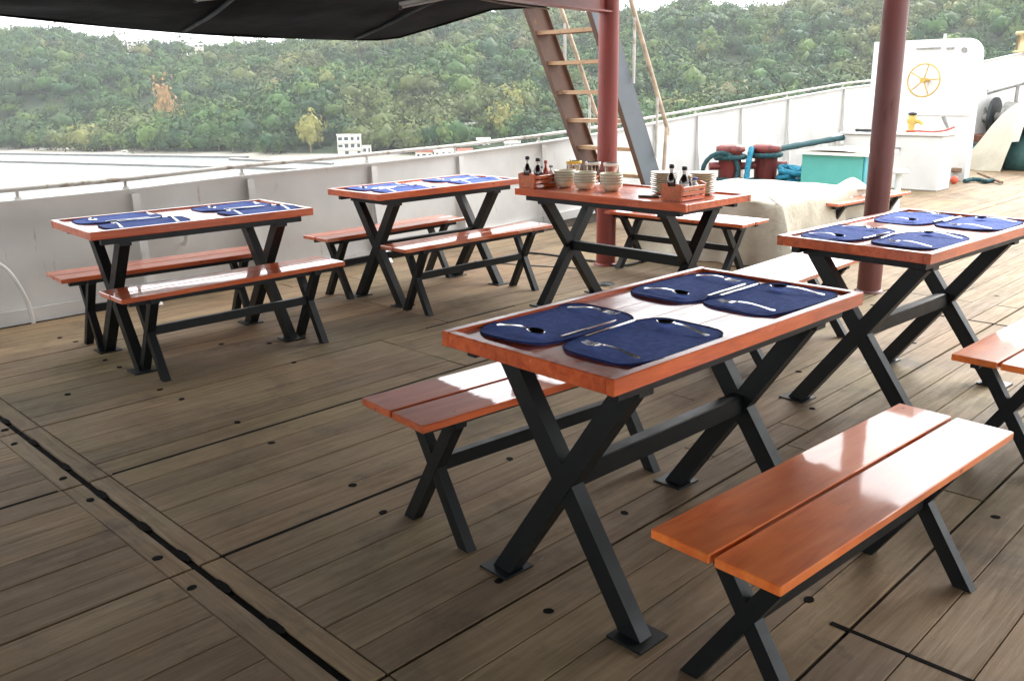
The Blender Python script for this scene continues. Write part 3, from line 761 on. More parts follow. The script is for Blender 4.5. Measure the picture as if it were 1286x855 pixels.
def bottle(label, pos, h, r, body, cap, neck='glass', lab=None):
    b = thing('bottle', label, 'bottle', pos)
    m = MB(); m.lathe([(0, .002), (r, .002), (r, h*.55), (r*.75, h*.66), (r*.38, h*.76)], 16); ob('body', m.mesh('body', M[body]), b)
    m = MB(); m.lathe([(r*.38, h*.76), (r*.36, h*.9)], 12); ob('neck', m.mesh('neck', M[neck]), b)
    m = MB(); m.lathe([(0, h*.885), (r*.55, h*.885), (r*.55, h*.985), (r*.4, h), (0, h)], 14); ob('cap', m.mesh('cap', M[cap]), b)
    if lab:
        m = MB(); m.lathe([(r+.0008, h*.16), (r+.0008, h*.48)], 16); ob('label', m.mesh('label', M[lab]), b)
for ci, (x, y, lb) in enumerate(CA):
    make_caddy(lb, x, y, -math.pi/2)
    side = 'left' if ci == 0 else 'right'
    def at(dx, dy): return onE(x+dx, y+dy, ZE+.010)
    bottle(f'dark soy sauce bottle with round black cap nearest the end of the {side} crate', at(.035, .065), .195, .026, 'soy', 'black_cap', 'white_label', 'soy')
    bottle(f'dark sauce bottle with flat black cap in the {side} condiment crate', at(-.03, .04), .185, .028, 'soy', 'black_cap', 'white_label', 'white_label' if ci else None)
    if ci == 0:
        bottle('red capped sauce bottle leaning in the left condiment crate', at(-.035, -.025), .165, .02, 'red_sauce', 'hose_red', 'red_sauce')
        bottle('small clear jar with pale label in the left condiment crate', at(-.035, -.075), .13, .025, 'white_label', 'grey_metal')
        bottle('short dark bottle at the back of the left condiment crate', at(.03, -.05), .12, .024, 'soy', 'navy_cloth')
    else:
        bottle('brown sauce bottle with yellow label in the right condiment crate', at(-.035, .0), .13, .022, 'soy', 'brass', 'soy', 'yellow_label')
        bottle('small white pot with blue lid in the right condiment crate', at(-.03, -.06), .115, .028, 'white_label', 'blue_cap', 'white_label')
        bottle('short dark bottle at the back of the right condiment crate', at(.03, -.04), .12, .024, 'soy', 'black_cap', 'soy')
for k, (x, y, lb, hm) in enumerate(((.59, -.20, 'tall glass jar of cutlery with a yellow band, left of three', 'steel'), (.44, -.21, 'glass jar full of dark handled cutlery, middle of three', 'black_cap'), (.30, -.22, 'glass jar in front of the red post, right of three', 'steel'))):
    j = thing('glass_jar', lb, 'jar', onE(x, y), 0, 'cutlery jars on the crosswise table')
    m = MB(); m.lathe([(0, .003), (.046, .003), (.05, .008), (.05, .125), (.046, .135), (.052, .14), (.052, .150), (.0485, .150), (.046, .13), (.0465, .012), (0, .010)], 24)
    ob('glass', m.mesh('glass', M['glass']), j)
    m = MB(); m.lathe([(.0508, .132), (.0535, .134), (.0535, .150), (.0508, .152)], 24); ob('rim_band', m.mesh('rim_band', M['yellow_label' if k == 0 else 'white_label']), j)
    if k < 2:
        for q in range(7):
            a = q*.9+k; m = MB(); m.tube([(.02*math.cos(a), .02*math.sin(a), .015), (.033*math.cos(a+.4), .033*math.sin(a+.4), .135+.012*(q % 3))], [.003, .006], 6)
            ob('cutlery_handle', m.mesh('cutlery_handle', M[hm]), j)
m = MB(); m.box((0, 0, .006), (.13, .045, .010), ch=.003); 
o = ob('card_holder', m.mesh('card_holder', M['black_cap']), None, onE(-.24, .11), TABLES['E'][1]+.35); tag(o, 'flat black holder with a white card beside the right condiment crate', 'card holder')
m = MB(); m.box((.02, .01, .013), (.08, .03, .002)); ob('card', m.mesh('card', M['white_label']), o)

# ------------------------------------------------------------------ canvas covered crate
def drape():
    m = MB(); s0, s1, t0, t1, H = 6.25, 7.82, 3.32, 4.66, .50
    n = 180; per = []
    L1, L2 = s1-s0, t1-t0; tot = 2*(L1+L2)
    for i in range(n):
        d = tot*i/n
        if d < L1: p = (s0+d, t0, 0, -1)
        elif d < L1+L2: p = (s1, t0+d-L1, 1, 0)
        elif d < 2*L1+L2: p = (s1-(d-L1-L2), t1, 0, 1)
        else: p = (s0, t1-(d-2*L1-L2), -1, 0)
        cs, ct = (s0+s1)/2, (t0+t1)/2
        per.append((p[0], p[1], p[2], p[3], d))
    rings = []
    lv = [(1.0, 0, 'z')]
    for j, (hz, fl) in enumerate(((.02, .16), (.1, .125), (.2, .09), (.3, .06), (.4, .03), (.46, .012), (.49, .003), (.503, -.02))):
        rg = []
        for i, (s, t, ns, ntt, d) in enumerate(per):
            f = math.sin(d*9+1.3*math.sin(d*3.1))*.5+math.sin(d*23+2)*.22+noise.noise(Vector((d*2.3, hz*3, 1)))*.9-.8*abs(math.sin(d*6.5+1.5*noise.noise(Vector((d, hz*2, 4)))))+.35
            w_ = fl*.55+fl*f*.75
            cs, ct = s-(s0+s1)/2, t-(t0+t1)/2; k = .0
            corner = (abs(cs)/(L1/2))**8*(abs(ct)/(L2/2))**8
            ds = math.copysign(1, cs)*corner; dt = math.copysign(1, ct)*corner
            z = hz if j else .004+.02*max(0, f)
            ss = s+ns*w_+ds*fl*.9-ds*.015; tt = t+ntt*w_+dt*fl*.9-dt*.015
            rg.append(P(ss, tt, z+.012*noise.noise(Vector((s*4, t*4, 0)))*(j > 5)))
        rings.append(rg)
    vs = [v for r_ in rings for v in r_]; fs = []
    for j in range(len(rings)-1):
        for i in range(n): fs.append((j*n+i, j*n+(i+1) % n, (j+1)*n+(i+1) % n, (j+1)*n+i))
    # top: shrink rings to the middle
    last = rings[-1]; cen = P((s0+s1)/2, (t0+t1)/2, .5)
    for q in (.75, .5, .25, .02):
        o = len(vs)
        for v in last:
            p = cen+(Vector(v)-cen)*q; dd = (p-P(7.5, 3.5)).xy.length
            p.z = .505+.012*noise.noise(Vector((p.x*3, p.y*3, 3))); vs.append(p)
        for i in range(n): fs.append((o-n+i, o-n+(i+1) % n, o+(i+1) % n, o+i))
    m.add(vs, fs, 0, True); return m
cc = thing('covered_crate', 'low crate under a cream canvas sheet beside the dark red post', 'covered crate')
ob('canvas_sheet', drape().mesh('canvas_sheet', M['canvas']), cc)
m = MB(); m.X = SHIP; m.box((7.035, 3.99, .24), (1.52, 1.28, .47)); ob('crate_body', m.mesh('crate_body', M['brown_wood']), cc)
m = MB(); q = P(7.68, 3.42, .50); m.lathe([(.16, 0), (.11, .03), (.06, .065), (.02, .085), (0, .09)], 12, c=q); ob('sheet_peak', m.mesh('sheet_peak', M['canvas']), cc)

# turquoise cabinet
cb = thing('cabinet', 'turquoise cabinet with a white lid left of the dark red post', 'cabinet')
def ship_box(name, parent, s0, s1, t0, t1, z0, z1, mat, ch=.008):
    m = MB(); m.X = SHIP; m.box(((s0+s1)/2, (t0+t1)/2, (z0+z1)/2), (s1-s0, t1-t0, z1-z0), ch=ch); return ob(name, m.mesh(name, mat), parent)
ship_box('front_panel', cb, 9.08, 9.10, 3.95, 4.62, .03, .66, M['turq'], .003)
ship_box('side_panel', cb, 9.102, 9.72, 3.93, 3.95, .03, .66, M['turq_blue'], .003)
ship_box('carcass', cb, 9.103, 9.70, 3.953, 4.60, .0, .655, M['turq'])
m = MB(); m.X = SHIP @ Matrix.Translation((9.40, 4.27, .69))
m.grid(lambda u, v: ((u-.5)*.74, (v-.5)*.80, .022*math.sin(v*math.pi)+.006*noise.noise(Vector((u*4, v*4, 0)))), 8, 8)
m.grid(lambda u, v: ((u-.5)*.74, (v-.5)*.80, -.03), 1, 1, flip=True)
for (a, b) in (((-.37, -.4), (.37, -.4)), ((.37, -.4), (.37, .4)), ((.37, .4), (-.37, .4)), ((-.37, .4), (-.37, -.4))):
    m.add([(a[0], a[1], -.03), (b[0], b[1], -.03), (b[0], b[1], .0), (a[0], a[1], .0)], [(0, 1, 2, 3)])
ob('lid', m.mesh('lid', M['canvas_white']), cb)
tb = thing('storage_box', 'low turquoise box under the far bench behind the dark red post', 'box', P(8.0, 3.42), R(45))
m = MB(); m.box((0, 0, .14), (.55, .2, .28), ch=.006); ob('box_body', m.mesh('box_body', M['turq_blue']), tb)
m = MB(); m.box((0, 0, .295), (.57, .22, .02), ch=.004); ob('box_lid', m.mesh('box_lid', M['turq']), tb)

# ------------------------------------------------------------------ mooring bitts and ropes
bt = thing('mooring_bitts', 'pair of red mooring bollards on one base wrapped in blue rope', 'bollard')
BC = [(9.28, 5.62), (9.61, 5.34)]
ship_box('base_plate', bt, 8.9, 9.95, 5.0, 5.95, .0, .19, M['bitt_red'], .02)
for s, t in BC:
    m = MB(); m.lathe([(.13, .18), (.13, .62), (.165, .64), (.165, .69), (.12, .71), (0, .71)], 24, c=P(s, t)); ob('bollard_drum', m.mesh('bollard_drum', M['bitt_red']), bt)
    m = MB(); m.tube([P(s-.17, t+.17, .47), P(s+.17, t-.17, .47)], .045, 12); ob('cross_pin', m.mesh('cross_pin', M['bitt_red']), bt)
def rope(name, label, pts, r, mat, sub=6):
    vs = [Vector(p) for p in pts]; sm = []
    for i in range(len(vs)-1):
        for k in range(sub):
            u = k/sub; p0 = vs[max(i-1, 0)]; p1 = vs[i]; p2 = vs[i+1]; p3 = vs[min(i+2, len(vs)-1)]
            sm.append(.5*((2*p1)+(-p0+p2)*u+(2*p0-5*p1+4*p2-p3)*u*u+(-p0+3*p1-3*p2+p3)*u**3))
    sm.append(vs[-1]); m = MB(); m.tube(sm, [r*(1+.10*math.sin(i*2.1)) for i in range(len(sm))], 10)
    return tag(ob(name, m.mesh(name, mat)), label, 'rope')
def ringpts(s, t, R_, z, n=14, turns=1.0, a0=0, tilt=0.0, dz=0.0):
    return [P(s+R_*math.cos(a0+2*math.pi*turns*k/n), t+R_*math.sin(a0+2*math.pi*turns*k/n), z+tilt*math.cos(a0+2*math.pi*turns*k/n)+dz*k/n) for k in range(n+1)]
s, t = BC[0]
vv = []
for k in range(19):
    a = 2*math.pi*k/18; vv.append(P(s-.20, t-.0, .43)+Vector((.20*math.cos(a), .02*math.sin(2*a)-.02*math.cos(a), .20*math.sin(a))))
rope('rope_loop', 'upright loop of dark blue rope standing against the left bollard', vv, .026, M['rope_dark'], 3)
rope('rope_wrap', 'dark rope wound low round the left bollard', ringpts(s, t, .16, .27, 16, 1.6, dz=.05), .03, M['rope_dark'], 3)
rope('rope_wrap', 'dark rope wound high round the left bollard', ringpts(s, t, .16, .56, 16, 1.0, dz=.02), .03, M['rope_dark'], 3)
s, t = BC[1]
rope('rope_wrap', 'dark rope wound high round the right bollard', ringpts(s, t, .16, .575, 16, 1.3, dz=.03), .03, M['rope_dark'], 3)
rope('rope_wrap', 'dark rope wound low round the right bollard', ringpts(s, t, .16, .25, 16, 1.6, dz=.05), .03, M['rope_dark'], 3)
rope('rope_strand', 'light blue rope strand crossing between the two bollards', [P(8.95, 5.2, .10), P(9.05, 5.24, .2), P(9.16, 5.32, .36), P(9.25, 5.36, .52), P(9.4, 5.42, .66), P(9.5, 5.48, .62)], .032, M['rope_blue'])
rk = []
rr = random.Random(5)
for k in range(30):
    a = k*1.15; rk.append(P(9.62+.15*math.cos(a)+rr.uniform(-.05, .05), 4.98+.13*math.sin(a)+rr.uniform(-.05, .05), .24+.20*abs(math.sin(k*.37))+rr.uniform(-.03, .05)))
rope('rope_tangle', 'tangled bright blue rope heaped right of the bollards', rk, .03, M['rope_blue'], 4)
rope('rope_arch', 'bright blue rope arching over to the turquoise cabinet', [P(9.7, 4.98, .36), P(9.72, 4.92, .46), P(9.76, 4.84, .55), P(9.8, 4.74, .575), P(9.86, 4.62, .56), P(9.92, 4.5, .45)], .032, M['rope_blue'])
rope('rope_tail', 'thick blue rope tail lying in front of the turquoise cabinet', [P(8.9, 5.08, .20), P(8.98, 4.98, .24), P(9.05, 4.86, .28), P(9.06, 4.74, .30), P(9.06, 4.62, .26)], .045, M['rope_blue'])
rope('mooring_line', 'taut dark green mooring line running from the right bollard to the bow fairlead', [P(9.65, 5.5, .60), P(10.6, 5.55, .62), P(11.6, 5.6, .64), P(12.6, 5.62, .66), P(13.1, 5.62, .67), P(13.3, 5.45, .62), P(13.3, 5.3, .56)], .038, M['rope_dark'])
m = MB(); m.X = SHIP; m.tube([(8.45, 6.05, .12), (8.55, 5.5, .14), (8.75, 5.05, .16)], .075, 14)
tag(ob('deck_pipe', m.mesh('deck_pipe', M['ladder_grey'])), 'thick blue grey pipe lying in front of the left bollard', 'pipe')
st = thing('cleat_post', 'short grey steel block between the blue rope and the turquoise cabinet', 'deck fitting', P(9.9, 4.74))
m = MB(); m.X = SHIP.to_3x3().to_4x4(); m.box((0, 0, .26), (.14, .14, .52), ch=.01); ob('block', m.mesh('block', M['post_dark']), st)

# ------------------------------------------------------------------ white locker, screen, handwheel, hydrant
lk = thing('deck_locker', 'big white steel locker standing behind the dark red post', 'locker')
ship_box('locker_body', lk, 12.17, 12.60, 4.28, 5.6, .0, .70, M['white_paint'], .012)
ship_box('locker_lid', lk, 12.13, 12.64, 4.24, 5.64, .702, .735, M['white_paint'], .01)
ship_box('handle', lk, 12.135, 12.165, 4.8, 4.98, .52, .55, M['grey_metal'], .004)
mv = thing('mushroom_vent', 'white mushroom vent with a flat cap in front of the white locker', 'vent', P(9.3, 3.66))
m = MB(); m.lathe([(.06, 0), (.035, .03), (.03, .50)], 14); ob('vent_stem', m.mesh('vent_stem', M['white_paint']), mv)
m = MB(); m.lathe([(0, .50), (.10, .49), (.105, .505), (.08, .53), (0, .54)], 20); ob('vent_cap', m.mesh('vent_cap', M['white_paint']), mv)
sc_ = thing('bow_screen', 'tall white steel screen with rounded corner and a yellow handwheel', 'screen')
m = MB(); pr = []
ys0, ys1, zt_, rc = 4.46, 5.95, 1.96, .22
pr = [(ys0, .0), (ys1, .0), (ys1, zt_)]
for k in range(9):
    a = math.pi/2+math.pi/2*k/8; pr.append((ys0+rc+rc*math.cos(a), zt_-rc+rc*math.sin(a)))
n = len(pr); vs = [P(13.7, t, z) for t, z in pr]+[P(13.98, t+.03, z) for t, z in pr]
m.add(vs, [tuple(range(n)), tuple(reversed(range(n, 2*n)))]+[(i, n+i, n+(i+1) % n, (i+1) % n) for i in range(n)])
me = m.mesh('plate', M['white_paint']); fixn(me); ob('plate', me, sc_)
m = MB(); m.X = SHIP; m.box((13.685, 5.15, 1.84), (.03, .34, .018)); m.box((13.685, 4.85, 1.83), (.03, .10, .02)); ob('bracket', m.mesh('bracket', M['grey_metal']), sc_)
m = MB(); m.X = SHIP; m.tube([(13.66, 4.66, 1.80), (13.71, 4.66, 1.80)], .035, 12); ob('bolt', m.mesh('bolt', M['grey_metal']), sc_)
m = MB(); m.tube([P(13.8, 4.98, 1.94), P(13.8, 4.98, 2.03)], .02, 8); ob('lug', m.mesh('lug', M['white_paint']), sc_)
m = MB(); m.X = SHIP; m.box((13.69, 4.9, .92), (.02, .8, .02)); ob('seam_bar', m.mesh('seam_bar', M['white_paint']), sc_)
HW = P(13.5, 5.10, 1.40)
hw = ob('handwheel', None, sc_, HW, R(45)+0)
# wheel in the local y-z plane
m = MB(); m.tube([(0, .225*math.cos(2*math.pi*k/32), .225*math.sin(2*math.pi*k/32)) for k in range(33)], .011, 8, cap=False); ob('wheel_rim', m.mesh('wheel_rim', M['yellow']), hw)
for k in range(5):
    a = 2*math.pi*k/5+.55; m = MB(); m.tube([(0, .03*math.cos(a), .03*math.sin(a)), (0, .22*math.cos(a), .22*math.sin(a))], .009, 6); ob('spoke', m.mesh('spoke', M['yellow']), hw)
m = MB(); m.tube([(-.05, 0, 0), (.06, 0, 0), (.21, 0, 0)], [.035, .035, .02], 12); ob('hub', m.mesh('hub', M['yellow']), hw)
hy = thing('hydrant', 'small yellow hydrant valve standing on the white locker', 'hydrant', P(12.4, 4.78, .735))
m = MB(); m.lathe([(.07, 0), (.07, .02), (.035, .03), (.04, .10), (.06, .13), (.06, .17), (.045, .22), (.0, .23)], 14); ob('valve_body', m.mesh('valve_body', M['yellow']), hy)
m = MB(); m.tube([(0, 0, .13), (.07, -.07, .14), (.10, -.10, .11)], .025, 8); ob('outlet', m.mesh('outlet', M['yellow']), hy)
m = MB(); m.lathe([(.0, .225), (.055, .225), (.055, .25), (0, .26)], 12); ob('valve_cap', m.mesh('valve_cap', M['dark_rubber']), hy)
rope('fire_hose', 'red hose lying along the top of the white locker', [P(12.3, 4.8, .75), P(12.32, 4.65, .755), P(12.3, 4.45, .75), P(12.35, 4.32, .77), P(12.45, 4.25, .81)], .012, M['hose_red'])
rope('black_hose', 'dark hose lying on the top edge of the white locker left of the hydrant', [P(12.2, 5.45, .756), P(12.2, 5.2, .755), P(12.2, 4.94, .755)], .02, M['dark_rubber'])
v = thing('nozzle', 'small dark fitting propped on the right end of the white locker', 'nozzle', P(12.5, 4.42, .78))
m = MB(); m.tube([(0, 0, .16), (.03, -.02, .08), (.06, -.05, 0)], [.03, .022, .014], 8); ob('nozzle_tip', m.mesh('nozzle_tip', M['grey_metal']), v)

# ------------------------------------------------------------------ clutter at the right
def tent():
    m = MB(); c = P(16.2, 4.35)          # covered gear under a cream tarp
    n = 40; rings = []
    for j, (zf, rf) in enumerate(((0, 1.0), (.2, .86), (.42, .70), (.62, .56), (.8, .42), (.93, .27), (1.0, .10), (1.01, .0))):
        rg = []
        for i in range(n):
            a = 2*math.pi*i/n
            r_ = (.80+.10*math.sin(3*a+.5)+.05*math.sin(11*a+2)*(1-zf)+.07*noise.noise(Vector((math.cos(a)*2, math.sin(a)*2, zf*2))))*rf
            rg.append(c+Vector((1.35*r_*math.cos(a)*.9, r_*math.sin(a)*.9, 1.08*zf+.02*noise.noise(Vector((a*3, zf*5, 0))))))
        rings.append(rg)
    vs = [q for r_ in rings for q in r_]; fs = []
    for j in range(len(rings)-1):
        for i in range(n):
            a = 2*math.pi*(i+.5)/n; d = abs(((a-R(-112)+math.pi) % (2*math.pi))-math.pi)
            if j <= 2 and d < (.46, .40, .26)[j]: continue
            fs.append((j*n+i, j*n+(i+1) % n, (j+1)*n+(i+1) % n, (j+1)*n+i))
    m.add(vs, fs, 0, True); return m
tt = thing('covered_gear', 'deck gear under a cream tarpaulin with a dark arched opening', 'tarpaulin')
o = ob('tarpaulin', tent().mesh('tarpaulin', M['canvas']), tt)
m = MB(); m.lathe([(0, .01), (.50, .01), (.5, .25), (.40, .46), (.2, .6), (0, .62)], 24, c=P(16.2, 4.35)); ob('gear', m.mesh('gear', M['green_cloth']), tt)

wi = thing('windlass', 'grey anchor windlass machinery by the bow rail', 'windlass', P(18.0, 5.15, .18))
m = MB(); m.X = SHIP; m.tube([(0, -.8, .55), (0, .6, .55)], .09, 14); m.tube([(0, -.15, .55), (0, .15, .55)], .28, 18); ob('drum', m.mesh('drum', M['grey_metal']), wi)
for t in (-.32, .3):
    m = MB(); m.X = SHIP; m.tube([(0, t, .55), (0, t+.05, .55)], .36, 20); ob('drum_flange', m.mesh('drum_flange', M['dark_rubber']), wi)
m = MB(); m.X = SHIP; m.box((0, 0, .13), (.9, 1.2, .26), ch=.02); m.box((.2, .55, .45), (.4, .12, .5), ch=.02); ob('bed', m.mesh('bed', M['rust_brown']), wi)
m = MB(); m.X = SHIP; m.tube([(0, .9, .85), (0, .4, 1.0), (0, -.3, 1.2), (0, -.5, 1.4)], .022, 8); m.tube([(0, 0, .8), (0, 0, 1.12)], .03, 8); m.tube([(0, .5, .6), (0, .62, .85), (0, .5, 1.05)], [.05, .11, .03], 10); ob('lever', m.mesh('lever', M['grey_metal']), wi)
nb = thing('navy_cover', 'navy cloth cover on gear at the right edge by the bow', 'cover', P(17.5, 4.85))
m = MB(); m.X = SHIP; m.grid(lambda u, v: ((u-.5)*.7, (v-.5)*.8+.0, .25+.55*(math.sin(math.pi*min(max(u, .001), .999))**.3)*(math.sin(math.pi*min(max(v, .001), .999))**.3)), 12, 12)
ob('cloth_cover', m.mesh('cloth_cover', M['navy_cloth']), nb)
m = MB(); m.X = SHIP; m.box((0, 0, .2), (.6, .7, .4), ch=.02); ob('gear_box', m.mesh('gear_box', M['dark_rubber']), nb)
fl_ = thing('fairlead_drum', 'ribbed yellowish drum on the bow rail at the right edge', 'drum', P(18.9, 5.33, 1.86))
m = MB(); m.lathe([(0, 0), (.22, 0), (.24, .03), (.18, .06), (.18, .30), (.24, .34), (.22, .38), (0, .38)], 20); ob('drum_body', m.mesh('drum_body', M['brass']), fl_)
for k in range(6):
    a = k*math.pi/3; m = MB(); m.tube([(.2*math.cos(a), .2*math.sin(a), .05), (.2*math.cos(a), .2*math.sin(a), .33)], .015, 6); ob('rib', m.mesh('rib', M['brown_wood']), fl_)
rc_ = []
for k in range(30):
    a = k*.9; rc_.append(P(16.9+.22*math.cos(a)*(1-.01*k), 5.5+.18*math.sin(a), .07+.006*k))
rope('rope_coil', 'coiled teal rope on deck between the white locker and the tarpaulin', rc_, .04, M['rope_blue'], 4)
rc_ = []
for k in range(30):
    a = k*1.7; rc_.append(P(16.95+.25*math.cos(a)+.1*math.sin(k*3.3), 5.2+.17*math.sin(a), .06+.10*abs(math.sin(k*.7))))
o = rope('anchor_chain', 'heap of rusty brown chain beside the teal rope coil', rc_, .045, M['rust_brown'], 3); o['category'] = 'chain'
rope('dark_hose', 'long dark hose lying across the deck behind the chain heap', [P(17.1, 5.7, .28), P(17.15, 5.5, .28), P(17.2, 5.3, .28), P(17.4, 5.0, .26)], .06, M['dark_rubber'])
m = MB(); m.X = SHIP; m.box((0, 0, 0), (.75, .10, .06), ch=.005)
tag(ob('timber', m.mesh('timber', M['brown_wood']), None, P(13.75, 4.62, .14)), 'short dark timber leaning beside the white locker', 'timber').rotation_euler = (0, R(8), R(25))
m = MB(); m.lathe([(0, -.055), (.035, -.045), (.055, 0), (.035, .045), (0, .055)], 14)
tag(ob('float', m.mesh('float', M['orange_float']), None, P(13.25, 4.44, .055)), 'small orange red float on deck at the corner of the white locker', 'float')
rope('rope_end', 'short teal rope end beside the orange float', [P(13.4, 4.35, .03), P(13.6, 4.32, .04), P(13.65, 4.2, .03), P(13.5, 4.12, .03), P(13.8, 4.1, .03)], .03, M['rope_dark'])
m = MB(); m.tube([P(14.4, 4.5, .06), P(13.5, 3.9, .03)], .022, 8)
tag(ob('pole', m.mesh('pole', M['brown_wood'])), 'pale wooden pole lying on the deck in front of the tarpaulin', 'pole')
rope('power_cable', 'thin black cable curving over the deck to the foot of the red post', [(.1, 7.66, .008), (.27, 7.57, .008), (.4, 7.46, .008), (.5, 7.38, .008), (.6, 7.26, .008), (.7, 7.17, .01), (.85, 6.98, .01), (1.05, 7.12, .008), (1.2, 7.5, .008)], .009, M['dark_rubber'])
rope('grey_line', 'thin grey line lying on the deck behind the crosswise table', [(-.3, 7.3, .006), (.1, 7.1, .006), (.35, 7.0, .006), (.6, 6.9, .006)], .006, M['grey_metal'])

# ------------------------------------------------------------------ sea, shore, hills
WZ = -16.0
def foliage(name, a, b, c, attr=False):
    m, N, L, B = newmat(name)
    geo = N.new('ShaderNodeNewGeometry')
    f = nz(N, L, geo.outputs['Position'], .55, 4, .7)
    if attr:
        at = N.new('ShaderNodeAttribute'); at.attribute_name = 'tint'; col = at.outputs['Color']
    else:
        oi = N.new('ShaderNodeObjectInfo'); col = ramp(N, L, oi.outputs['Random'], [(0, a), (.5, b), (1, c)])
    col = mixc(N, L, 1.0, col, ramp(N, L, f, [(.3, (.72, .76, .70)), (.7, (1.25, 1.22, 1.15))]), 'MULTIPLY')
    L.new(col, B.inputs['Base Color']); B.inputs['Roughness'].default_value = .7; B.inputs['Specular IOR Level'].default_value = .25
    return m
M['leaf'] = foliage('green foliage', (.030, .065, .02), (.042, .082, .024), (.06, .095, .03))
M['leaf_light'] = foliage('pale green foliage', (.085, .135, .032), (.105, .15, .04), (.12, .16, .05))
M['leaf_yellow'] = foliage('yellow green foliage', (.19, .19, .05), (.22, .21, .06), (.25, .22, .07))
M['leaf_orange'] = foliage('orange dry foliage', (.26, .16, .065), (.29, .175, .07), (.31, .19, .08))
M['leaf_stuff'] = foliage('hillside foliage', (0, 0, 0), (0, 0, 0), (0, 0, 0), True)
M['bark'] = plain('tree bark', (.16, .12, .09), .85, 0, .3, 3, 0)
m_, N, L, B = newmat('hill soil and undergrowth')
geo = N.new('ShaderNodeNewGeometry'); sx = N.new('ShaderNodeSeparateXYZ'); L.new(geo.outputs['Position'], sx.inputs[0])
f = nz(N, L, geo.outputs['Position'], .12, 6, .6)
gr = ramp(N, L, f, [(.3, (.025, .045, .018)), (.7, (.06, .085, .035))])
sand = maprange(N, L, sx.outputs[2], WZ+.75, WZ+1.1, 1, 0)
L.new(mixc(N, L, sand, gr, (.42, .39, .32)), B.inputs['Base Color']); B.inputs['Roughness'].default_value = .9
M['hill'] = m_
m_, N, L, B = newmat('sea water')
B.inputs['Base Color'].default_value = (.30, .33, .33, 1); B.inputs['Roughness'].default_value = .28; B.inputs['IOR'].default_value = 1.33
geo = N.new('ShaderNodeNewGeometry'); bump(N, L, B, nz(N, L, geo.outputs['Position'], .9, 6, .6), 1.0, 1.1)
M['sea'] = m_

SH = [(-75, 520), (-45, 430), (-30, 343), (-21, 283), (-12.3, 245), (0, 226), (15, 215), (30, 215), (60, 250), (80, 300)]
def interp(tab, x):
    if x <= tab[0][0]: return tab[0][1]
    for a, b in zip(tab, tab[1:]):
        if x <= b[0]: return a[1]+(b[1]-a[1])*(x-a[0])/(b[0]-a[0])
    return tab[-1][1]
RIDGE = []
for u, v in ((-700, 60), (-400, 55), (-200, 46), (-60, 47), (0, 46), (30, 36), (75, 38), (130, 41), (165, 50), (200, 53), (330, 54), (400, 52), (480, 42), (560, 24), (620, 17), (700, 12), (770, 14), (830, 13), (850, 4), (880, 4), (910, 10), (940, 13), (970, 9), (1000, 0), (1100, -12), (1286, -28), (1500, -30), (2000, -20), (2600, 0)):
    th = math.degrees(math.atan((u-643)/1112)); rr_ = interp(SH, th)+190
    hor = 110.8-(u-643)*.0166
    RIDGE.append((th, 1.39+(hor-v)/1112*rr_*math.cos(R(th))-7.5))
def terr(th, r):
    """th in degrees clockwise from +Y, r = 0 at the shore, 1 on the ridge"""
    rho = interp(SH, th)+190*r
    x, y = rho*math.sin(R(th)), rho*math.cos(R(th))
    zr = interp(RIDGE, th)
    f = max(0, (r-.07)/.93)**1.05 if r <= 1 else 1-.35*(r-1)
    z = WZ-.5+1.2*min(1, max(0, (r+.02)/.03)) + (zr-WZ-.7)*f
    nn = noise.noise(Vector((x*.012, y*.012, 2)))*9+noise.noise(Vector((x*.035, y*.035, 7)))*3.5
    z += nn*math.sin(math.pi*min(1, max(0, r)))**.8
    return Vector((x, y, z))
m = MB()
NT, NR = 150, 34
vs = [terr(-72+150*i/NT, -.03+1.5*j/NR if j > 3 else (-.03, 0.0, .012, .03)[j]) for j in range(NR+1) for i in range(NT+1)]
fs = [(j*(NT+1)+i, j*(NT+1)+i+1, (j+1)*(NT+1)+i+1, (j+1)*(NT+1)+i) for j in range(NR) for i in range(NT)]
fs = [tuple(reversed(q)) for q in fs]
m.add(vs, fs, 0, True)
o = ob('hills', m.mesh('hills', M['hill'])); tag(o, 'long forested hillside rising from the far shore', kind='structure')
m = MB(); m.add([(-690, -300, WZ), (690, -300, WZ), (690, 690, WZ), (-690, 690, WZ)], [(0, 1, 2, 3)])
tag(ob('sea', m.mesh('sea', M['sea'])), 'pale calm sea reflecting the white sky', kind='structure')

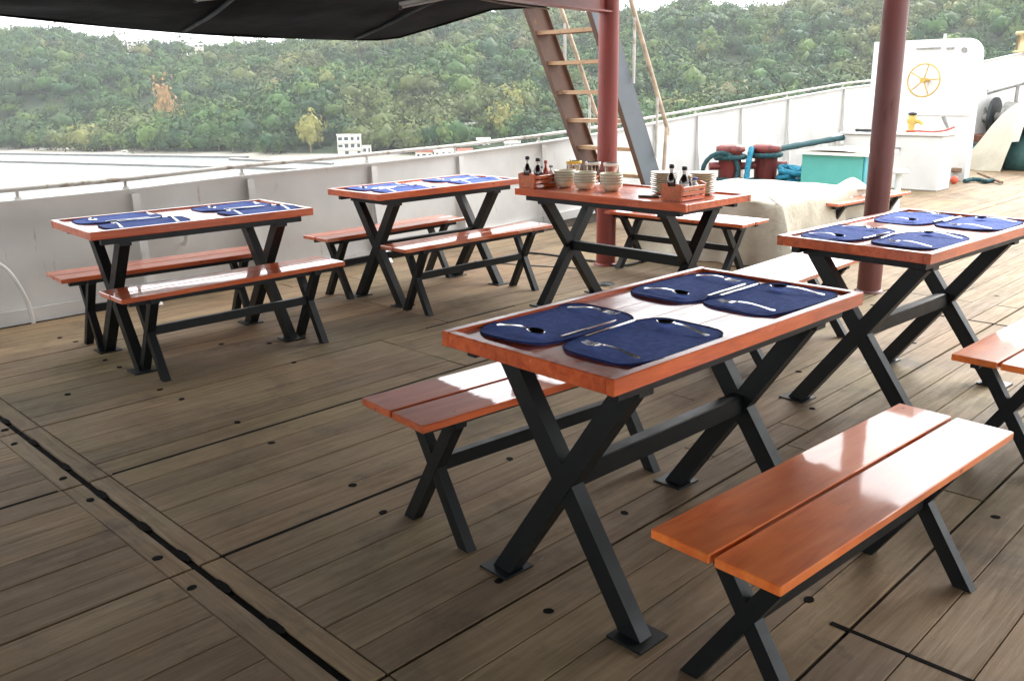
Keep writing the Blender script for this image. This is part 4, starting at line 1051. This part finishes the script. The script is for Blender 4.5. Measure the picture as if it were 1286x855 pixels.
# crown shapes: lumpy core plus many small leaf clumps
import bmesh
def crown_arrays(seed, nleaf=165, core=.70, flat=.8, lump=.55, leaf=.17):
    rr = random.Random(seed)
    b = bmesh.new(); bmesh.ops.create_icosphere(b, subdivisions=2 if nleaf > 170 else 1, radius=1)
    vs = []; off = Vector((seed*3.7, 1, 2))
    def rad(d): return 1+lump*noise.noise(d*1.6+off)*1.3+.15*noise.noise(d*4+off)
    for v in b.verts: d = v.co.normalized(); vs.append(tuple(Vector((d.x, d.y, d.z*flat))*rad(d)*core))
    fs = [[l.index for l in f.verts] for f in b.faces]; b.free()
    for k in range(nleaf):
        z = rr.uniform(-.75, 1); a = rr.uniform(0, 6.283); q = math.sqrt(max(0, 1-z*z)); d = Vector((q*math.cos(a), q*math.sin(a), z))
        c = Vector((d.x, d.y, d.z*flat))*rad(d)*rr.uniform(.66, 1.12)
        n_ = (d+Vector((rr.uniform(-1, 1), rr.uniform(-1, 1), rr.uniform(-.6, 1)))*.9).normalized()
        t1 = n_.orthogonal().normalized(); t1 = Matrix.Rotation(rr.uniform(0, 6.28), 3, n_) @ t1; t2 = n_.cross(t1); s_ = leaf*rr.uniform(.6, 1.3)
        i = len(vs); vs += [tuple(c+t1*s_), tuple(c+t2*s_*.8), tuple(c-t1*s_*.9), tuple(c-t2*s_)]
        fs.append([i, i+1, i+2])
        if nleaf > 170: fs.append([i, i+2, i+3])
    return np.array(vs, np.float32), np.array(fs, np.int32)
VAR = [crown_arrays(k) for k in range(8)]
def pol(x, y): return math.degrees(math.atan2(x, y)), math.hypot(x, y)
# buildings (u-angle in degrees, distance, width, height above its base, base z, kind)
def az(u): return math.degrees(math.atan((u-643)/1112))
def hz(u): return 110.8-(u-643)*.0166
HOUSES = []
def add_house(u0, u1, vt, vb, D, roof, label, storeys=1, floors_w=3):
    uc = (u0+u1)/2; x = (uc-643)/1112*D
    th = az(uc); r = .02      # walk up the slope until the ground there shows at this height
    while r < .95:
        p = terr(th, r); v = hz(uc)+(1.39-p.z)*1112/p.y
        if v <= vb: break
        r += .004
    x, D = p.x, p.y
    HOUSES.append(dict(x=x, y=D, w=(u1-u0)/1112*D, z0=1.39-(vb-hz(uc))/1112*D, z1=1.39-(vt-hz(uc))/1112*D, roof=roof, label=label, st=storeys, nw=floors_w))
add_house(433, 462, 166, 200, 244, 'flat', 'white four storey apartment block standing on the far shore', 4, 4)
add_house(463, 474, 179, 200, 246, 'flat', 'low white annex right beside the white apartment block', 2, 2)
add_house(386, 404, 192, 199, 250, 'white', 'small pale beach hut left of the white apartment block', 1, 3)
add_house(408, 428, 190, 199, 251, 'grey', 'grey roofed beach hut next to the white apartment block', 1, 3)
add_house(489, 508, 189, 199, 244, 'grey', 'grey roofed shore house right of the white apartment block', 1, 3)
add_house(528, 549, 183, 195, 246, 'red', 'house with red roof on the shore behind the handrail', 1, 3)
add_house(551, 574, 181, 196, 250, 'white', 'white two storey house right of the red roofed shore house', 2, 3)
add_house(580, 598, 182, 192, 248, 'red', 'small brown walled house with faded red roof behind the handrail', 1, 3)
add_house(594, 606, 174, 181, 262, 'red', 'red roofed house a little up the slope', 1, 2)
add_house(604, 620, 169, 180, 265, 'white', 'white house a little up the slope beside the red roof', 2, 2)
add_house(638, 657, 173, 182, 255, 'white', 'pale house half hidden by trees left of the ladder', 1, 3)
add_house(590, 606, 151, 158, 285, 'white', 'small white house alone among the trees on the slope', 1, 2)
add_house(191, 203, 56, 62, 430, 'white', 'tiny white house under the ridge at the far left', 1, 2)
add_house(270, 281, 60, 65, 425, 'white', 'tiny pale house under the ridge left of centre', 1, 2)
M['h_white'] = plain('white rendered wall', (.60, .57, .50), .8, 0, .06, 1, 0)
M['h_grey'] = plain('grey sheet roof', (.42, .42, .42), .6, 0, .15, 1, 0)
M['h_red'] = plain('red sheet roof', (.40, .10, .06), .7, 0, .15, 1, 0)
M['h_dark'] = plain('dark window glass', (.05, .06, .07), .2, 0, .2, 1, 0)
for h in HOUSES:
    t_ = thing('apartment_block' if h['st'] == 4 else 'house', h['label'], 'building', (h['x'], h['y'], h['z0']), -math.atan2(h['x'], h['y']))
    H = h['z1']-h['z0']; W_ = h['w']; Dp = W_*.75; body = H if h['roof'] == 'flat' else H*.72
    m = MB(); m.box((0, 0, body/2-1.5), (W_, Dp, body+3)); ob('wall', m.mesh('wall', M['h_white']), t_)
    if h['roof'] == 'flat':
        m = MB(); m.box((0, 0, body+.05), (W_*1.04, Dp*1.04, .12)); ob('roof', m.mesh('roof', M['h_white']), t_)
        for k in range(1, h['st']):
            m = MB(); m.box((0, -Dp/2-.2, body*k/h['st']), (W_*.96, .42, .14)); ob('balcony', m.mesh('balcony', M['h_white']), t_)
    else:
        rm = {'red': 'h_red', 'white': 'h_white', 'grey': 'h_grey'}[h['roof']]; m = MB(); e = .18; rh = H*.28
        a, b = W_/2+e, Dp/2+e
        m.add([(-a, -b, body), (a, -b, body), (a, b, body), (-a, b, body), (-a, 0, body+rh), (a, 0, body+rh)], [(0, 1, 5, 4), (2, 3, 4, 5), (0, 4, 3), (1, 2, 5), (3, 2, 1, 0)])
        ob('roof', m.mesh('roof', M[rm]), t_)
    sh = body/h['st']
    for fl in range(h['st']):
        for k in range(h['nw']):
            if rs.random() < .22: continue
            wx = W_*((k+.5)/h['nw']-.5); m = MB(); m.box((wx, -Dp/2-.01, sh*(fl+.52)), (W_/h['nw']*rs.uniform(.35, .7), .06, sh*rs.uniform(.34, .55)))
            f_ = ob('window', m.mesh('window', M['h_dark']), t_)

# the wood on the slope
rg_ = np.random.RandomState(4)
LEAF_A = ((.029, .076, .017), (.043, .098, .020), (.020, .058, .020), (.072, .122, .024), (.036, .072, .023))
def blocked(th, rho):
    for h in HOUSES:
        a, d = pol(h['x'], h['y']); hw_ = math.degrees(math.atan((h['w']/2+.6)/d))
        if abs(th-a) < hw_+.35 and rho < d+2.5 and rho > d-14: return True
    return False
V = []; F = []; T_ = []; off = 0; cnt = 0
def tint(x, y, k):
    n1 = noise.noise(Vector((x*.02, y*.02, 5))); n2 = noise.noise(Vector((x*.045, y*.045, 11)))
    c = np.array(LEAF_A[k % 5])*(1+.18*rg_.uniform(-1, 1))
    if n1+.5*n2 > .30: c = c*.45+np.array((.125, .135, .045))*.55
    elif n2 < -.32: c = c*.72
    if rg_.rand() < .035: c = c*.3+np.array((.19, .19, .06))*.7
    if rg_.rand() < .006: c = c*.4+np.array((.20, .15, .09))*.6
    return c
pts_ = []
for k in range(5000):
    th = rg_.uniform(-50, 46); r = rg_.uniform(.012, 1.06)
    p = terr(th, r); rho = math.hypot(p.x, p.y)
    if blocked(th, rho): continue
    pts_.append((th, r, p))
for k in range(1100):     # denser rim along the ridge
    th = rg_.uniform(-50, 46); r = rg_.uniform(.90, 1.03); pts_.append((th, r, terr(th, r)))
pts_.sort(key=lambda q: q[1])
for k, (th, r, p) in enumerate(pts_):
    vv, ff = VAR[k % 8]; s_ = rg_.choice((rg_.uniform(1.8, 3.4), rg_.uniform(2.8, 5.6)))*(1+.25*noise.noise(Vector((p.x*.03, p.y*.03, 0)))); a = rg_.uniform(0, 6.28)
    if r > .86: s_ *= .8
    ca, sa = math.cos(a), math.sin(a); sc3 = np.array((s_, s_*rg_.uniform(.8, 1.2), s_*rg_.uniform(.8, 1.25)))
    q = vv*sc3; q = np.stack((q[:, 0]*ca-q[:, 1]*sa, q[:, 0]*sa+q[:, 1]*ca, q[:, 2]), 1)+np.array((p.x, p.y, p.z+s_*.9))
    V.append(q); F.append(ff+off); off += len(q); c = tint(p.x, p.y, k)
    tt_ = np.ones((len(q), 4), np.float32); tt_[:, :3] = c; T_.append(tt_)
V = np.concatenate(V).astype(np.float32); F = np.concatenate(F).astype(np.int32); T_ = np.concatenate(T_)
me = bpy.data.meshes.new('hillside_wood'); me.vertices.add(len(V)); me.vertices.foreach_set('co', V.ravel())
me.loops.add(F.size); me.loops.foreach_set('vertex_index', F.ravel())
me.polygons.add(len(F)); me.polygons.foreach_set('loop_start', np.arange(0, F.size, 3, dtype=np.int32))
me.update(calc_edges=True)
ca_ = me.color_attributes.new('tint', 'FLOAT_COLOR', 'POINT'); ca_.data.foreach_set('color', T_.ravel())
me.materials.append(M['leaf_stuff']); me.validate()
tag(ob('hillside_wood', me), 'dense green wood covering the whole hillside', kind='stuff')

# single trees one can pick out
def arr_mesh(name, arr, mat):
    me = bpy.data.meshes.new(name); me.from_pydata(arr[0].tolist(), [], arr[1].tolist()); me.materials.append(mat); return me
CR = {}
def crown(kind, k):
    key = (kind, k)
    if key not in CR: CR[key] = arr_mesh('crown', crown_arrays(40+k, 240, .72, {'leaf_orange': 1.25}.get(kind, .95), .75, .15), M[kind])
    return CR[key]
TRK = {}
def tree(label, th, r, sc, kind, k, group=None, tall=1.0, name='broadleaf_tree'):
    p = terr(th, r); t_ = thing(name, label, 'tree', p, k*1.7, group)
    hgt_ = sc*1.3*tall
    m = MB(); m.tube([(0, 0, -.5), (sc*.04, 0, hgt_*.5), (0, sc*.05, hgt_)], [sc*.10, sc*.075, sc*.04], 7)
    for q in range(3): a = q*2.1+k; m.tube([(0, 0, hgt_*.55), (sc*.45*math.cos(a), sc*.45*math.sin(a), hgt_*1.05)], [sc*.05, sc*.02], 5)
    ob('trunk', m.mesh('trunk', M['bark']), t_)
    c_ = ob('crown', crown(kind, k % 4), t_, (0, 0, hgt_*1.05), k); c_.scale = (sc, sc, sc*tall)
def at_uv(u, r): return az(u), r
tree('tall orange dry tree standing out on the left slope', az(226), .33, 4.0, 'leaf_orange', 0, tall=1.6)
tree('smaller pale orange tree just below the tall orange tree', az(245), .25, 2.4, 'leaf_yellow', 1)
tree('tall yellow tree on the shore left of the white apartment block', az(400), .05, 3.3, 'leaf_yellow', 2, tall=1.5)
for i, (u, r, s_) in enumerate(((648, .22, 3.6), (636, .14, 3.2), (664, .30, 3.0), (640, .19, 3.0), (655, .16, 2.8))):
    tree('yellow green tree in the bright clump left of the ladder', az(u), r, s_, 'leaf_yellow' if i < 2 else 'leaf_light', i, 'yellow green trees of the clump left of the ladder', 1.2)
for i, (u, r, s_) in enumerate(((850, .16, 3.3), (868, .20, 3.4), (884, .14, 3.1), (900, .18, 3.2), (915, .13, 3.0))):
    tree('light green tree in the pale clump above the bulwark right of the ladder', az(u), r, s_, 'leaf_light', i, 'light green trees of the clump right of the ladder')
for i, (u, r, s_) in enumerate(((960, .09, 3.2), (985, .11, 3.3), (1010, .13, 3.0), (1040, .15, 3.2), (1065, .17, 3.2), (1085, .12, 3.0))):
    tree('yellowish tree low on the slope above the far bulwark', az(u), r, s_, 'leaf_yellow' if i % 2 else 'leaf_light', i+1, 'yellowish trees above the far bulwark')
for i in range(34):
    u = -30+i*18.5+rs.uniform(-4, 4)
    if abs(u-450) < 30 or 370 < u < 432 or 484 < u < 512 or 520 < u < 625: continue
    lt = (i*7) % 5 == 0
    tree('pale green tree in the front row along the far shore' if lt else 'dark green tree in the front row along the far shore', az(u), rs.uniform(.012, .04), rs.uniform(1.9, 3.0), 'leaf_light' if lt else 'leaf', i, 'pale green shore trees' if lt else 'dark green shore trees')
# palms that stick out over the ridge
def palm(label, th, r, h, k, group):
    p = terr(th, r); t_ = thing('palm_tree', label, 'palm', p, k*1.3, group)
    m = MB(); m.tube([(0, 0, 0), (.2, 0, h*.5), (.1, .1, h)], [.22, .15, .12], 6); ob('trunk', m.mesh('trunk', M['bark']), t_)
    m = MB()
    for q in range(11):
        a = q*2*math.pi/11; up = .5 if q % 2 else .1
        prv = None; pts = []
        for j in range(6):
            d = j/5*2.3; pts.append(Vector((.1+d*math.cos(a), .1+d*math.sin(a), h+up*d-.28*d*d)))
        sd = Vector((-math.sin(a), math.cos(a), 0))
        for j in range(5):
            wa, wb = .32*math.sin(math.pi*(j+.3)/5.6), .32*math.sin(math.pi*(j+1.3)/5.6)
            m.add([pts[j]-sd*wa, pts[j]+sd*wa, pts[j+1]+sd*wb, pts[j+1]-sd*wb], [(0, 1, 2, 3)])
    ob('crown', m.mesh('crown', M['leaf']), t_)
for i, (u, h) in enumerate(((63, 4), (163, 7.5), (178, 8.5), (190, 8), (253, 7), (268, 6.5), (312, 8), (345, 7), (735, 9), (752, 8), (985, 8.5), (1012, 8))):
    palm('slim palm standing above the tree line of the ridge', az(u), .99, h+1.5, i, 'palms on the ridge')

# breakwater, pier and boat
def wp(u, v): D = (1.39-WZ)*1112/(v-hz(u)); return Vector(((u-643)/1112*D, D, WZ))
M['concrete'] = plain('dark wet concrete', (.16, .155, .14), .8, 0, .2, 1, 0)
M['concrete_l'] = plain('pale concrete deck', (.5, .48, .44), .8, 0, .1, 1, 0)
for lb, a, b, w_ in (('long dark breakwater line low on the water', wp(-120, 195.5), wp(392, 209), 1.5), ('pale jetty reaching from the far shore at the left', wp(-120, 187.5), wp(320, 194), 2.0), ('short pier before the shore huts', wp(300, 196.5), wp(425, 202), 1.2)):
    t_ = thing('breakwater' if 'break' in lb else 'pier', lb, 'breakwater' if 'break' in lb else 'pier', a)
    m = MB(); m.bar(Vector((0, 0, .15)), b-a+Vector((0, 0, .15)), w_, .7); ob('quay_wall', m.mesh('quay_wall', M['concrete']), t_)
    m = MB(); m.bar(Vector((0, 0, .56)), b-a+Vector((0, 0, .56)), w_+.1, .12); ob('walkway', m.mesh('walkway', M['concrete_l']), t_)
bo = thing('motorboat', 'white motorboat moored at the jetty by the far left shore', 'boat', wp(170, 190.5), R(80))
m = MB(); hullp = []
for j, (y, wd_, z) in enumerate(((-2.4, .75, .7), (-1.2, .85, .68), (.4, .82, .72), (1.6, .5, .85), (2.5, .02, 1.0))):
    hullp.append([(-wd_, y, z), (-wd_*.75, y, .05), (0, y, -.2), (wd_*.75, y, .05), (wd_, y, z)])
vs = [q for r_ in hullp for q in r_]; fs = []
for j in range(4):
    for k in range(4): fs.append((j*5+k, j*5+k+1, (j+1)*5+k+1, (j+1)*5+k))
    fs.append((j*5+4, j*5, (j+1)*5, (j+1)*5+4))
fs.append((0, 1, 2, 3, 4)); m.add(vs, fs); me = m.mesh('hull', M['h_white']); fixn(me); ob('hull', me, bo)
m = MB(); m.box((0, -.4, 1.05), (1.1, 1.8, .75), ch=.12); ob('cabin', m.mesh('cabin', M['h_white']), bo)
m = MB(); m.box((0, -.4, 1.1), (1.12, 1.4, .28)); ob('cabin_window', m.mesh('cabin_window', M['h_dark']), bo)

# ------------------------------------------------------------------ sea haze
m = MB(); m.box((0, 195, 33), (1400, 1000, 100))
hzm = bpy.data.materials.new('sea haze'); hzm.use_nodes = True; hn = hzm.node_tree; hn.nodes.clear()
pv = hn.nodes.new('ShaderNodeVolumePrincipled'); pv.inputs['Color'].default_value = (.92, .95, 1, 1); pv.inputs['Density'].default_value = .00028; pv.inputs['Anisotropy'].default_value = .2
ho = hn.nodes.new('ShaderNodeOutputMaterial'); hn.links.new(pv.outputs[0], ho.inputs['Volume'])
tag(ob('haze', m.mesh('haze', hzm)), 'thin pale sea haze over the bay', kind='stuff')
